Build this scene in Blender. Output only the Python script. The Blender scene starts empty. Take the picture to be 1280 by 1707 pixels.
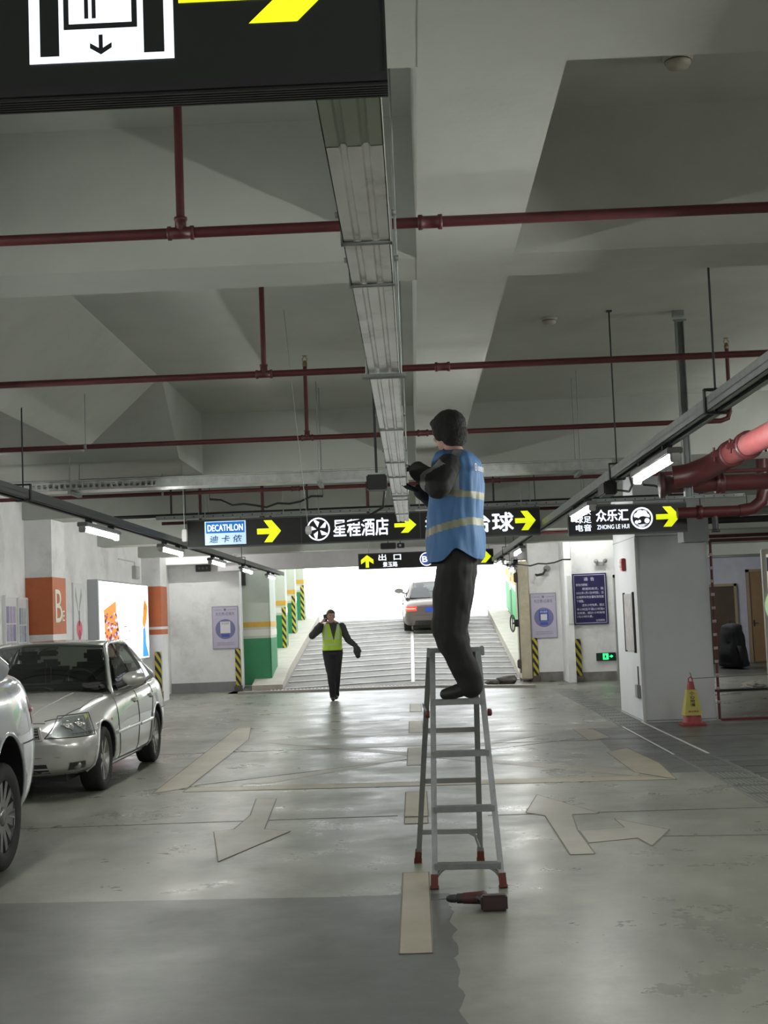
import bpy, bmesh, math, random
from mathutils import Vector, Matrix, noise
from mathutils.bvhtree import BVHTree
random.seed(7)
S = bpy.context.scene
COL = S.collection
# ------------------------------------------------------------------ camera
cam_d = bpy.data.cameras.new('camera')
cam = bpy.data.objects.new('camera', cam_d); COL.objects.link(cam)
cam_d.sensor_fit = 'VERTICAL'; cam_d.sensor_height = 36.0
cam_d.lens = 36.0 * 2300.0 / 1707.0
cam_d.clip_start = 0.05; cam_d.clip_end = 400
R3 = Matrix(((0.999008884, 0.022540376, -0.038382048), (0.039960355, -0.074339895, 0.996432010), (0.019606635, -0.996978190, -0.075166937))).transposed()
# rows above are camera-axes expressed per world axis; columns of the world matrix are the camera axes
cam.matrix_world = Matrix.Translation((0, 0, 1.57)) @ Matrix(((0.999008884, 0.039960355, 0.019606635), (0.022540376, -0.074339895, -0.996978190), (-0.038382048, 0.996432010, -0.075166937))).to_4x4()
S.camera = cam
# ------------------------------------------------------------------ sky and exposure
W = bpy.data.worlds.new('overcast_sky'); S.world = W; W.use_nodes = True
bg = W.node_tree.nodes['Background']
bg.inputs[0].default_value = (0.93, 0.97, 1.0, 1); bg.inputs[1].default_value = 2.6
vs = S.view_settings
vs.view_transform = 'Standard'; vs.look = 'None'; vs.exposure = 0.4; vs.gamma = 1.0; vs.use_curve_mapping = False
TUBE = 165.0          # strength of the fluorescent tubes

# ------------------------------------------------------------------ helpers
_mats = {}
def M(name, col, rough=0.55, metal=0.0, var=0.0, scale=4.0, bump=0.0, bscale=60.0, emit=0.0, ecol=None, spec=0.5, coat=0.0, dirt=None, dscale=1.2, damt=0.5):
    if name in _mats: return _mats[name]
    m = bpy.data.materials.new(name); m.use_nodes = True; _mats[name] = m
    nt = m.node_tree; N = nt.nodes; L = nt.links
    b = N['Principled BSDF']
    c4 = (col[0], col[1], col[2], 1)
    b.inputs['Base Color'].default_value = c4
    b.inputs['Roughness'].default_value = rough; b.inputs['Metallic'].default_value = metal
    b.inputs['Specular IOR Level'].default_value = spec
    b.inputs['Coat Weight'].default_value = coat
    if emit:
        b.inputs['Emission Color'].default_value = tuple(ecol or col) + (1,) if len(ecol or col) == 3 else (ecol or col)
        b.inputs['Emission Strength'].default_value = emit
    if var or bump or dirt:
        tc = N.new('ShaderNodeTexCoord')
    if var or dirt:
        n = N.new('ShaderNodeTexNoise'); n.inputs['Scale'].default_value = scale; n.inputs['Detail'].default_value = 6; n.inputs['Roughness'].default_value = 0.65
        L.new(tc.outputs['Object'], n.inputs['Vector'])
        r = N.new('ShaderNodeValToRGB')
        r.color_ramp.elements[0].position = 0.3; r.color_ramp.elements[1].position = 0.7
        k0, k1 = 1 - var, 1 + var
        r.color_ramp.elements[0].color = (col[0]*k0, col[1]*k0, col[2]*k0, 1)
        r.color_ramp.elements[1].color = (min(1, col[0]*k1), min(1, col[1]*k1), min(1, col[2]*k1), 1)
        L.new(n.outputs['Fac'], r.inputs['Fac'])
        out = r.outputs['Color']
        if dirt:
            n2 = N.new('ShaderNodeTexNoise'); n2.inputs['Scale'].default_value = dscale; n2.inputs['Detail'].default_value = 8; n2.inputs['Roughness'].default_value = 0.7
            L.new(tc.outputs['Object'], n2.inputs['Vector'])
            r2 = N.new('ShaderNodeValToRGB'); r2.color_ramp.elements[0].position = 0.52; r2.color_ramp.elements[1].position = 0.75
            r2.color_ramp.elements[0].color = (0, 0, 0, 1); r2.color_ramp.elements[1].color = (damt, damt, damt, 1)
            L.new(n2.outputs['Fac'], r2.inputs['Fac'])
            mx = N.new('ShaderNodeMix'); mx.data_type = 'RGBA'
            L.new(r2.outputs['Color'], mx.inputs[0]); L.new(out, mx.inputs[6]); mx.inputs[7].default_value = dirt + (1,)
            out = mx.outputs[2]
        L.new(out, b.inputs['Base Color'])
    if bump:
        nb = N.new('ShaderNodeTexNoise'); nb.inputs['Scale'].default_value = bscale; nb.inputs['Detail'].default_value = 5
        L.new(tc.outputs['Object'], nb.inputs['Vector'])
        bp = N.new('ShaderNodeBump'); bp.inputs['Strength'].default_value = bump; bp.inputs['Distance'].default_value = 0.01
        L.new(nb.outputs['Fac'], bp.inputs['Height']); L.new(bp.outputs['Normal'], b.inputs['Normal'])
    return m

def glass_mat(name, tint, gloss=0.1):
    if name in _mats: return _mats[name]
    m = bpy.data.materials.new(name); m.use_nodes = True; _mats[name] = m
    nt = m.node_tree; nt.nodes.clear(); N = nt.nodes; L = nt.links
    o = N.new('ShaderNodeOutputMaterial'); t = N.new('ShaderNodeBsdfTransparent'); g = N.new('ShaderNodeBsdfGlossy')
    t.inputs[0].default_value = tint + (1,); g.inputs['Roughness'].default_value = 0.03
    lw = N.new('ShaderNodeLayerWeight'); lw.inputs[0].default_value = 0.25
    ad = N.new('ShaderNodeMath'); ad.operation = 'MULTIPLY_ADD'; ad.inputs[1].default_value = 0.8; ad.inputs[2].default_value = gloss
    mx = N.new('ShaderNodeMixShader')
    L.new(lw.outputs['Fresnel'], ad.inputs[0]); L.new(ad.outputs[0], mx.inputs[0]); L.new(t.outputs[0], mx.inputs[1]); L.new(g.outputs[0], mx.inputs[2]); L.new(mx.outputs[0], o.inputs[0])
    return m

def stripe_mat(name, c1, c2, period, slant):
    if name in _mats: return _mats[name]
    m = bpy.data.materials.new(name); m.use_nodes = True; _mats[name] = m
    N = m.node_tree.nodes; L = m.node_tree.links; b = N['Principled BSDF']; b.inputs['Roughness'].default_value = 0.5
    tc = N.new('ShaderNodeTexCoord'); sp = N.new('ShaderNodeSeparateXYZ'); L.new(tc.outputs['Object'], sp.inputs[0])
    xy = N.new('ShaderNodeMath'); xy.operation = 'ADD'; L.new(sp.outputs[0], xy.inputs[0]); L.new(sp.outputs[1], xy.inputs[1])
    a = N.new('ShaderNodeMath'); a.operation = 'MULTIPLY_ADD'; a.inputs[1].default_value = slant; L.new(xy.outputs[0], a.inputs[0]); L.new(sp.outputs[2], a.inputs[2])
    d = N.new('ShaderNodeMath'); d.operation = 'DIVIDE'; d.inputs[1].default_value = period; L.new(a.outputs[0], d.inputs[0])
    f = N.new('ShaderNodeMath'); f.operation = 'FRACT'; L.new(d.outputs[0], f.inputs[0])
    g = N.new('ShaderNodeMath'); g.operation = 'GREATER_THAN'; g.inputs[1].default_value = 0.5; L.new(f.outputs[0], g.inputs[0])
    mx = N.new('ShaderNodeMix'); mx.data_type = 'RGBA'; mx.inputs[6].default_value = c1 + (1,); mx.inputs[7].default_value = c2 + (1,)
    L.new(g.outputs[0], mx.inputs[0]); L.new(mx.outputs[2], b.inputs['Base Color'])
    return m

class MB:
    """collects geometry; build() links it as one mesh object"""
    def __init__(s): s.v = []; s.f = []; s.m = []; s.sm = []
    def add(s, vs, fs, mi=0, smooth=False):
        o = len(s.v); s.v += [tuple(p) for p in vs]
        for f in fs: s.f.append(tuple(i + o for i in f)); s.m.append(mi); s.sm.append(smooth)
        return s
    def box(s, x0, x1, y0, y1, z0, z1, mi=0):
        v = [(x, y, z) for z in (z0, z1) for y in (y0, y1) for x in (x0, x1)]
        return s.add(v, [(0,2,3,1),(4,5,7,6),(0,1,5,4),(2,6,7,3),(0,4,6,2),(1,3,7,5)], mi)
    def bbox(s, x0, x1, y0, y1, z0, z1, b, mi=0):
        """box with chamfered edges of width b"""
        bm = bmesh.new(); bmesh.ops.create_cube(bm, size=1)
        for q in bm.verts: q.co = Vector(((x0+x1)/2 + q.co.x*(x1-x0), (y0+y1)/2 + q.co.y*(y1-y0), (z0+z1)/2 + q.co.z*(z1-z0)))
        bmesh.ops.bevel(bm, geom=bm.edges[:], offset=b, segments=2, affect='EDGES')
        return s.bm(bm, mi)
    def bm(s, bm, mi=0, smooth=False, mat=None):
        bm.verts.index_update()
        s.add([(mat @ q.co if mat else q.co) for q in bm.verts], [tuple(q.index for q in f.verts) for f in bm.faces], mi, smooth); bm.free(); return s
    def obox(s, c, ax, ay, az, mi=0):
        """oriented box: centre and three half-axis vectors"""
        c, ax, ay, az = map(Vector, (c, ax, ay, az))
        v = [c + ax*i + ay*j + az*k for k in (-1, 1) for j in (-1, 1) for i in (-1, 1)]
        return s.add(v, [(0,2,3,1),(4,5,7,6),(0,1,5,4),(2,6,7,3),(0,4,6,2),(1,3,7,5)], mi)
    def beam(s, p, q, w, h, up=(0, 0, 1), mi=0):
        p, q = Vector(p), Vector(q); d = (q - p); l = d.length; d.normalize(); u = Vector(up); r = d.cross(u).normalized(); u = r.cross(d)
        return s.obox((p + q)/2, d*l/2, r*w/2, u*h/2, mi)
    def tube(s, pts, r, n=10, mi=0, cap=True, smooth=True):
        pts = [Vector(p) for p in pts]; rs = r if isinstance(r, (list, tuple)) else [r]*len(pts)
        rings = []; prev = None
        for i, p in enumerate(pts):
            d = (pts[min(i+1, len(pts)-1)] - pts[max(i-1, 0)]).normalized()
            if prev is None:
                a = Vector((0, 0, 1)) if abs(d.z) < 0.9 else Vector((1, 0, 0)); u = (a - d*a.dot(d)).normalized()
            else:
                u = (prev - d*prev.dot(d)).normalized()
            prev = u; w = d.cross(u)
            rings.append([p + (u*math.cos(2*math.pi*k/n) + w*math.sin(2*math.pi*k/n))*rs[i] for k in range(n)])
        v = [q for R in rings for q in R]
        f = [(i*n+k, i*n+(k+1) % n, (i+1)*n+(k+1) % n, (i+1)*n+k) for i in range(len(pts)-1) for k in range(n)]
        s.add(v, f, mi, smooth)
        if cap:
            s.add(rings[0], [tuple(range(n))[::-1]], mi); s.add(rings[-1], [tuple(range(n))], mi)
        return s
    def lathe(s, c, axis, prof, n=24, mi=0, smooth=True, closed=False):
        """prof: (radius, offset along axis)"""
        c = Vector(c); d = Vector(axis).normalized(); a = Vector((0, 0, 1)) if abs(d.z) < 0.9 else Vector((1, 0, 0)); u = (a - d*a.dot(d)).normalized(); w = d.cross(u)
        v = [c + d*t + (u*math.cos(2*math.pi*k/n) + w*math.sin(2*math.pi*k/n))*r for r, t in prof for k in range(n)]
        P = len(prof); f = []
        for i in range(P if closed else P-1):
            j = (i+1) % P
            f += [(i*n+k, i*n+(k+1) % n, j*n+(k+1) % n, j*n+k) for k in range(n)]
        return s.add(v, f, mi, smooth)
    def prism(s, poly, fn, t0, t1, mi=0, side=True):
        """poly of 2D points; fn(a, b, t) -> 3D"""
        n = len(poly); A = [fn(a, b, t0) for a, b in poly]; B = [fn(a, b, t1) for a, b in poly]
        fs = [tuple(range(n)), tuple(range(2*n-1, n-1, -1))]
        if side: fs += [(i, n+i, n+(i+1) % n, (i+1) % n) for i in range(n)]
        return s.add(A + B, fs, mi)
    def build(s, name, mats, parent=None, loc=None, fixn=True):
        me = bpy.data.meshes.new(name); me.from_pydata(s.v, [], s.f)
        for m in (mats if isinstance(mats, (list, tuple)) else [mats]): me.materials.append(m)
        me.polygons.foreach_set('material_index', s.m); me.polygons.foreach_set('use_smooth', s.sm)
        if fixn:
            bm = bmesh.new(); bm.from_mesh(me); bmesh.ops.recalc_face_normals(bm, faces=bm.faces[:]); bm.to_mesh(me); bm.free()
        me.update()
        return link(name, me, parent, loc)

def link(name, me, parent=None, loc=None):
    o = bpy.data.objects.new(name, me); COL.objects.link(o)
    if parent is not None:
        o.parent = parent
        if parent.type == 'EMPTY' and parent.get('world_built'): o.location = -Vector(parent.location)
    if loc is not None: o.location = loc
    return o

def thing(name, label, cat, loc=(0, 0, 0), group=None, local=False):
    """Empty at the base of a thing; children are built in world coordinates unless local"""
    o = bpy.data.objects.new(name, None); COL.objects.link(o); o.location = loc; o.empty_display_size = 0.1
    if not local: o['world_built'] = 1
    return tag(o, label, cat, group)
def tag(o, label, cat, group=None):
    o['label'] = label; o['category'] = cat
    if group: o['group'] = group
    return o
def struct(o): o['kind'] = 'structure'; return o
def dup(root, loc, rotz=None, label=None):
    r = root.copy(); COL.objects.link(r); r.location = loc
    if rotz is not None: r.rotation_euler = (0, 0, rotz)
    if label: r['label'] = label
    for ch in list(root.children):
        c = ch.copy(); COL.objects.link(c); c.parent = r
        for g in ch.children:
            d = g.copy(); COL.objects.link(d); d.parent = c
    return r

def FX(a, b, t): return (a, t, b)          # a=x, b=z, extrude along y  (faces -Y)
def FY(a, b, t): return (t, a, b)          # a=y, b=z, extrude along x
def FZ(a, b, t): return (a, b, t)          # plan

def text(mb, s, x0, x1, z0, z1, y, mi=0, bold=0.0, fn=None, depth=0.003, shear=0.0):
    """lettering fitted to the rectangle (x0..x1, z0..z1) on the plane y, reading from -Y"""
    cu = bpy.data.curves.new('lettering', 'FONT'); cu.body = s; cu.size = 1; cu.resolution_u = 3; cu.shear = shear
    o = bpy.data.objects.new('lettering_tmp', cu); COL.objects.link(o)
    dg = bpy.context.evaluated_depsgraph_get(); me = bpy.data.meshes.new_from_object(o.evaluated_get(dg))
    bpy.data.objects.remove(o); bpy.data.curves.remove(cu)
    if not me.vertices: return
    xs = [v.co.x for v in me.vertices]; ys = [v.co.y for v in me.vertices]
    a0, a1, b0, b1 = min(xs), max(xs), min(ys), max(ys)
    fn = fn or FX
    e = bold*.8*(z1-z0)/max(b1-b0, .3)
    for k, (dx, dz) in enumerate(((0, 0), (-e, 0), (e, 0), (0, -e), (0, e)) if bold > .004 else ((0, 0),)):
        v = [fn(x0 + dx + (q.co.x-a0)/(a1-a0+1e-9)*(x1-x0), z0 + dz + (q.co.y-b0)/(b1-b0+1e-9)*(z1-z0), y - .00015*k) for q in me.vertices]
        mb.add(v, [tuple(p.vertices) for p in me.polygons], mi)
    bpy.data.meshes.remove(me)

ARROW = [(1, .5), (.62, 1), (.28, 1), (.52, .63), (0, .63), (0, .37), (.52, .37), (.28, 0), (.62, 0)]
def arrow_r(x0, x1, z0, z1): return [(x0 + a*(x1-x0), z0 + b*(z1-z0)) for a, b in ARROW]
def arrow_u(x0, x1, z0, z1): return [(x0 + (1-b)*(x1-x0), z0 + a*(z1-z0)) for a, b in ARROW]
def circ(cx, cz, r, n=28, rz=None): return [(cx + r*math.cos(2*math.pi*k/n), cz + (rz or r)*math.sin(2*math.pi*k/n)) for k in range(n)]
def ring(mb, cx, cz, r0, r1, y, mi=0, n=32, fn=FX):
    v = [fn(*p, y) for p in circ(cx, cz, r0, n) + circ(cx, cz, r1, n)]
    mb.add(v, [(k, (k+1) % n, n+(k+1) % n, n+k) for k in range(n)], mi)
def flat(mb, poly, y, mi=0, fn=FX): mb.add([fn(a, b, y) for a, b in poly], [tuple(range(len(poly)))], mi)
def rect(x0, x1, z0, z1): return [(x0, z0), (x1, z0), (x1, z1), (x0, z1)]

# ------------------------------------------------------------------ materials
paintw = M('ceiling_paint', (.43, .45, .412), .85, var=.07, scale=1.2, bump=.12, bscale=30, dirt=(.27, .27, .24), dscale=.7, damt=.35)
wallw = M('wall_paint', (.80, .80, .805), .8, var=.09, scale=1.6, bump=.15, bscale=14, dirt=(.36, .35, .35), dscale=1.1, damt=.55)
pillarw = M('pillar_paint', (.66, .68, .70), .75, var=.05, scale=1.5, bump=.1, bscale=20)
orange = M('orange_paint', (.50, .135, .045), .6, var=.08, scale=5)
redpipe = M('red_pipe_paint', (.080, .016, .018), .42, var=.2, scale=9, bump=.05)
pinkpipe = M('faded_red_pipe_paint', (.27, .065, .07), .5, var=.18, scale=5, dirt=(.27, .19, .18), dscale=3, damt=.5)
galv = M('galvanised_steel', (.55, .57, .55), .38, .75, var=.16, scale=14, bump=.05, dirt=(.30, .30, .28), dscale=6, damt=.6)
galvd = M('dull_galvanised_steel', (.30, .32, .31), .5, .5, var=.15, scale=10)
trunkm = M('stained_trunking_steel', (.95, .93, .88), .27, .8, var=.12, scale=9, dirt=(.20, .19, .17), dscale=7, damt=.85)
darkm = M('dark_steel', (.035, .037, .038), .5, .3, var=.2, scale=8)
blackp = M('black_plastic', (.018, .018, .02), .45)
signk = M('sign_black_face', (.018, .020, .020), .28)
signedge = M('sign_grey_edge', (.10, .105, .11), .4, .5)
lit_white = M('backlit_white', (.9, .93, 1.0), .4, emit=.85, ecol=(.82, .88, 1.0))
lit_yel = M('backlit_yellow', (.8, .85, .02), .4, emit=.62, ecol=(.80, .90, .01))
lit_blue = M('backlit_blue', (.02, .18, .6), .4, emit=.32, ecol=(.02, .22, .70))
lit_pale = M('backlit_pale_blue', (.6, .8, .95), .4, emit=.5, ecol=(.58, .80, 1.0))
lit_navy = M('backlit_navy', (.05, .08, .4), .4, emit=.25, ecol=(.06, .10, .50))
lit_green = M('lit_exit_green', (.02, .7, .15), .4, emit=1.4, ecol=(.04, 1.0, .22))
tubem = M('fluorescent_tube', (1, 1, 1), .3, emit=TUBE, ecol=(1.0, 1.0, .955))
rubber = M('tyre_rubber', (.018, .018, .018), .75, bump=.1)
chrome = M('chrome', (.75, .75, .75), .12, 1.0)
silver = M('silver_car_paint', (.52, .52, .50), .25, .45, coat=.6, var=.03, scale=3)
white_car = M('pearl_grey_car_paint', (.50, .52, .55), .2, .45, coat=.7)
brown_car = M('taupe_car_paint', (.14, .115, .10), .3, .45, coat=.7)
alu = M('brushed_aluminium', (.33, .35, .35), .38, .8, var=.12, scale=20, bump=.04)
rubred = M('red_rubber_foot', (.12, .028, .022), .7)
concrete = M('bare_concrete', (.33, .32, .30), .85, var=.15, scale=3, bump=.25, bscale=18, dirt=(.2, .19, .17), dscale=2)
hazard = stripe_mat('hazard_stripes', (.55, .45, .05), (.02, .02, .02), .20, 1.6)
green_paint = M('green_wall_paint', (.03, .22, .09), .55, var=.1, scale=3)
lgreen_paint = M('bright_green_wall_paint', (.08, .42, .14), .55, var=.1, scale=3)
ochre = M('ochre_band_paint', (.60, .36, .05), .55, var=.06, scale=4)
cream = M('cream_wall_paint', (.62, .57, .42), .7, var=.08, scale=2)

def floor_mat(name, c0, c1, rlo, rhi, streak=.5, spec=.5):
    m = bpy.data.materials.new(name); m.use_nodes = True
    N = m.node_tree.nodes; L = m.node_tree.links; b = N['Principled BSDF']; tc = N.new('ShaderNodeTexCoord')
    mp = N.new('ShaderNodeMapping'); mp.inputs['Scale'].default_value = (.55, .28, .5); L.new(tc.outputs['Object'], mp.inputs[0])
    n = N.new('ShaderNodeTexNoise'); n.inputs['Scale'].default_value = 1.6; n.inputs['Detail'].default_value = 9; n.inputs['Roughness'].default_value = .68; L.new(mp.outputs[0], n.inputs['Vector'])
    r = N.new('ShaderNodeValToRGB'); r.color_ramp.elements[0].position = .34; r.color_ramp.elements[1].position = .68
    r.color_ramp.elements[0].color = c0 + (1,); r.color_ramp.elements[1].color = c1 + (1,); L.new(n.outputs['Fac'], r.inputs[0])
    # worn pale scuffs
    n2 = N.new('ShaderNodeTexNoise'); n2.inputs['Scale'].default_value = 2.3; n2.inputs['Detail'].default_value = 12; n2.inputs['Roughness'].default_value = .75; n2.inputs['Distortion'].default_value = .6; L.new(tc.outputs['Object'], n2.inputs['Vector'])
    r2 = N.new('ShaderNodeValToRGB'); r2.color_ramp.elements[0].position = .665; r2.color_ramp.elements[1].position = .70
    r2.color_ramp.elements[0].color = (0, 0, 0, 1); r2.color_ramp.elements[1].color = (streak,)*3 + (1,); L.new(n2.outputs['Fac'], r2.inputs[0])
    mx = N.new('ShaderNodeMix'); mx.data_type = 'RGBA'; L.new(r2.outputs[0], mx.inputs[0]); L.new(r.outputs[0], mx.inputs[6]); mx.inputs[7].default_value = (.72, .71, .66, 1)
    L.new(mx.outputs[2], b.inputs['Base Color'])
    n3 = N.new('ShaderNodeTexNoise'); n3.inputs['Scale'].default_value = 1.1; n3.inputs['Detail'].default_value = 10; n3.inputs['Roughness'].default_value = .7; L.new(tc.outputs['Object'], n3.inputs['Vector'])
    mr = N.new('ShaderNodeMapRange'); mr.inputs['From Min'].default_value = .3; mr.inputs['From Max'].default_value = .7; mr.inputs['To Min'].default_value = rlo; mr.inputs['To Max'].default_value = rhi; L.new(n3.outputs['Fac'], mr.inputs[0]); L.new(mr.outputs[0], b.inputs['Roughness'])
    nb = N.new('ShaderNodeTexNoise'); nb.inputs['Scale'].default_value = 9; nb.inputs['Detail'].default_value = 8; L.new(tc.outputs['Object'], nb.inputs['Vector'])
    bp = N.new('ShaderNodeBump'); bp.inputs['Strength'].default_value = .10; bp.inputs['Distance'].default_value = .01; L.new(nb.outputs['Fac'], bp.inputs['Height']); L.new(bp.outputs[0], b.inputs['Normal'])
    b.inputs['Specular IOR Level'].default_value = spec
    return m
floorm = floor_mat('epoxy_floor', (.118, .126, .102), (.258, .263, .222), .20, .46)
patchm = floor_mat('new_grey_screed', (.072, .074, .070), (.098, .10, .094), .30, .48, .10)
darkflo = floor_mat('dark_wet_floor', (.075, .080, .077), (.12, .125, .118), .25, .5, .12)
markm = floor_mat('worn_beige_marking', (.25, .225, .165), (.345, .31, .235), .35, .55, .25)
markd = floor_mat('faint_worn_marking', (.225, .215, .175), (.31, .295, .245), .3, .5, .3)
outm = M('marking_outline', (.15, .145, .115), .8)
seam = M('dark_floor_seam', (.05, .05, .045), .8)
rampm = floor_mat('ramp_concrete', (.10, .096, .088), (.185, .177, .162), .5, .75, .3, .35)

# ================================================================== SETTING
floor = struct(MB().box(-6, 14, -8, 30.4, -.3, 0).build('floor', floorm))
def fpart(name, poly, m, z=.0025, parent=None):
    o = MB().prism(poly, FZ, -.02, z).build(name, m, parent or floor)
    if name in ('direction_arrow', 'turn_arrow', 'lane_dash', 'box_border'):
        b = MB()
        for (p, q) in zip(poly, poly[1:] + poly[:1]):
            d = Vector((q[0]-p[0], q[1]-p[1])).normalized(); n = Vector((-d.y, d.x))*.0045
            b.add([(p[0]+n.x, p[1]+n.y, z+.0006), (q[0]+n.x, q[1]+n.y, z+.0006), (q[0]-n.x, q[1]-n.y, z+.0006), (p[0]-n.x, p[1]-n.y, z+.0006)], [(0, 1, 2, 3)])
        b.build('worn_outline', outm, o)
    return o
struct(MB().box(-6, -3.95, 30.4, 31.6, -.3, 0).build('floor_end', floorm)); struct(MB().box(2.9, 6, 30.4, 31.6, -.3, 0).build('floor_end', floorm))
# darker new screed, its ragged right edge
rag = [(.13 + .012*math.sin(i*1.1) + random.uniform(-.008, .008), 7.92 - i*.07) for i in range(64)]
fpart('screed_patch', [(-5.6, 3.4), (-5.6, 8.12), (-2.47, 8.06), (-.5, 7.92)] + rag, patchm, .0012)
fpart('dark_floor_zone', [(2.0, 13.2), (3.0, 13.1), (14, 13.1), (14, 18.4), (2.2, 18.3)], darkflo, .0006)
# hatched box
fpart('box_border', [(-2.52, 12.98), (-2.70, 20.6), (-2.50, 20.6), (-2.28, 18.5), (-2.24, 13.35)], markm)
fpart('box_border', [(-2.24, 13.02), (-2.23, 13.32), (2.02, 13.02), (2.3, 12.65), (1.6, 12.72)], markm, .0022)
fpart('box_border', [(2.3, 12.65), (2.02, 13.3), (2.02, 15.2), (2.3, 15.6), (2.38, 14)], markm, .0028)
fpart('box_border', [(2.0, 16.6), (2.0, 18.3), (2.25, 18.1), (2.3, 16.9)], markm, .0028)
fpart('box_stripe', [(-2.26, 18.5), (-2.2, 18.2), (2.0, 13.0), (2.1, 13.35)], markd, .0018)
fpart('box_stripe', [(-1.75, 13.5), (-1.45, 13.5), (1.85, 18.0), (1.85, 18.35)], markd, .0016)
fpart('box_stripe', [(-2.28, 18.52), (1.9, 18.45), (1.9, 18.2), (-2.26, 18.25)], markd, .0014)
for x0, x1, y0, y1 in ((-.138, .02, 6.55, 8.57), (-.145, .035, 10.56, 10.86), (-.147, .04, 10.92, 12.43), (-.15, .04, 14.6, 16.5), (-.15, .04, 18.6, 20.6), (-.15, .04, 22.6, 24.6)):
    fpart('lane_dash', [(x0, y0), (x1, y0), (x1, y1), (x0, y1)], markm, .003)
fpart('direction_arrow', [(-1.47, 12.33), (-1.285, 12.29), (-1.20, 10.53), (-.99, 10.40), (-1.36, 9.19), (-1.58, 10.50), (-1.44, 10.58), (-1.40, 11.3)], markd, .003)
fpart('direction_arrow', [(.80, 10.92), (.977, 11.95), (1.35, 10.75), (1.14, 10.73), (1.09, 9.95), (1.09, 9.0), (.93, 9.0), (.93, 10.72)], markd, .003)
fpart('turn_arrow', [(1.10, 9.95), (1.43, 10.02), (1.42, 10.45), (1.72, 9.85), (1.49, 9.22), (1.45, 9.55), (1.10, 9.42)], markd, .0026)
for p, q in (((-6, 11.05), (-.2, 11.0)), ((.5, 10.85), (6, 10.6)), ((-6, 16.9), (6, 16.6)), ((-2.2, 13.5), (2, 17)), ((2.9, 12.3), (8, 12.3)), ((2.9, 13.3), (8, 13.3)), ((2.9, 14.4), (8, 14.4)), ((1.6, 9.6), (3, 9.4)), ((-.9, 20.9), (-.3, 20.9))):
    d = (Vector(q) - Vector(p)).normalized(); n = Vector((-d.y, d.x))*.006
    fpart('floor_joint', [(p[0]+n.x, p[1]+n.y), (q[0]+n.x, q[1]+n.y), (q[0]-n.x, q[1]-n.y), (p[0]-n.x, p[1]-n.y)], seam, .002)
# trench drain with its gratings
frame_m = M('drain_steel', (.16, .165, .16), .45, .5, var=.2, scale=12)
edge_m = M('drain_dull_edge', (.20, .20, .19), .5, .3)
drain = struct(MB().box(2.64, 2.665, 10.0, 27.6, -.02, .006).box(3.005, 3.03, 10.0, 27.6, -.02, .006).build('trench_drain', edge_m))
MB().box(2.64, 2.667, 14.7, 18.3, -.02, .008).box(3.003, 3.03, 14.7, 19.0, -.02, .008).build('bright_edge', M('drain_bright_edge', (.75, .75, .72), .4, .2), drain)
gm = None
for i in range(34):
    y0 = 10.02 + i*.515
    if gm is None:
        g = MB().box(0, .34, 0, .03, -.015, .004).box(0, .34, .47, .50, -.015, .004).box(0, .02, .03, .47, -.015, .004).box(.32, .34, .03, .47, -.015, .004)
        for k in range(7): g.box(.045 + k*.04, .062 + k*.04, .03, .47, -.015, .003)
        g.box(.0, .34, .0, .5, -.02, -.012)
        o = g.build('drain_grating', frame_m, drain); gm = o.data
    else:
        o = link('drain_grating', gm, drain)
    o.location = (2.665, y0, 0)
for i in range(3):
    y0 = 12.35 + i*.55
    o = MB().box(3.06, 4.6, y0, y0+.5, -.01, .006).build('steel_cover_plate', M('cover_plate', (.10, .105, .10), .5, .4, var=.2, scale=6), floor)

# ---- ceiling slab and beams
struct(MB().box(-6, 14, -8, 31.6, 3.8, 4.1).build('ceiling', paintw))
def cbeam(x0, x1, y0, y1, z0, z1=3.82, m=paintw):
    return struct(MB().box(x0, x1, y0, y1, z0, z1).build('ceiling_beam', m))
cbeam(.07, .50, -8, 31, 3.147)                       # long beam over the trunking
for y0, y1, z in ((-5, -4.5, 3.15), (2.9, 3.89, 3.15), (6.03, 6.44, 3.15), (14.6, 15.3, 3.15), (19.7, 20.5, 3.15), (24.4, 25.0, 3.0), (28.0, 28.5, 2.95)):
    cbeam(-5.9, 13.9, y0, y1, z)
# haunched long beam on the left with a sloping face
MBh = MB(); MBh.prism([(-2.2, 3.82), (-2.93, 3.15), (-4.0, 3.15), (-4.0, 3.82)], lambda a, b, t: (a, t, b), 6.42, 12.3)
struct(MBh.build('ceiling_haunch', paintw))
MBh = MB(); MBh.prism([(-2.2, 3.82), (-2.93, 3.15), (-4.0, 3.15), (-4.0, 3.82)], lambda a, b, t: (a, t, b), -8, 6.05)
struct(MBh.build('ceiling_haunch', paintw))
MBh = MB(); MBh.prism([(12.25, 3.82), (13.1, 3.15), (14.65, 3.15), (14.65, 3.82)], lambda a, b, t: (t, a, b), -5.9, -2.2)
struct(MBh.build('ceiling_haunch', paintw))
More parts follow.
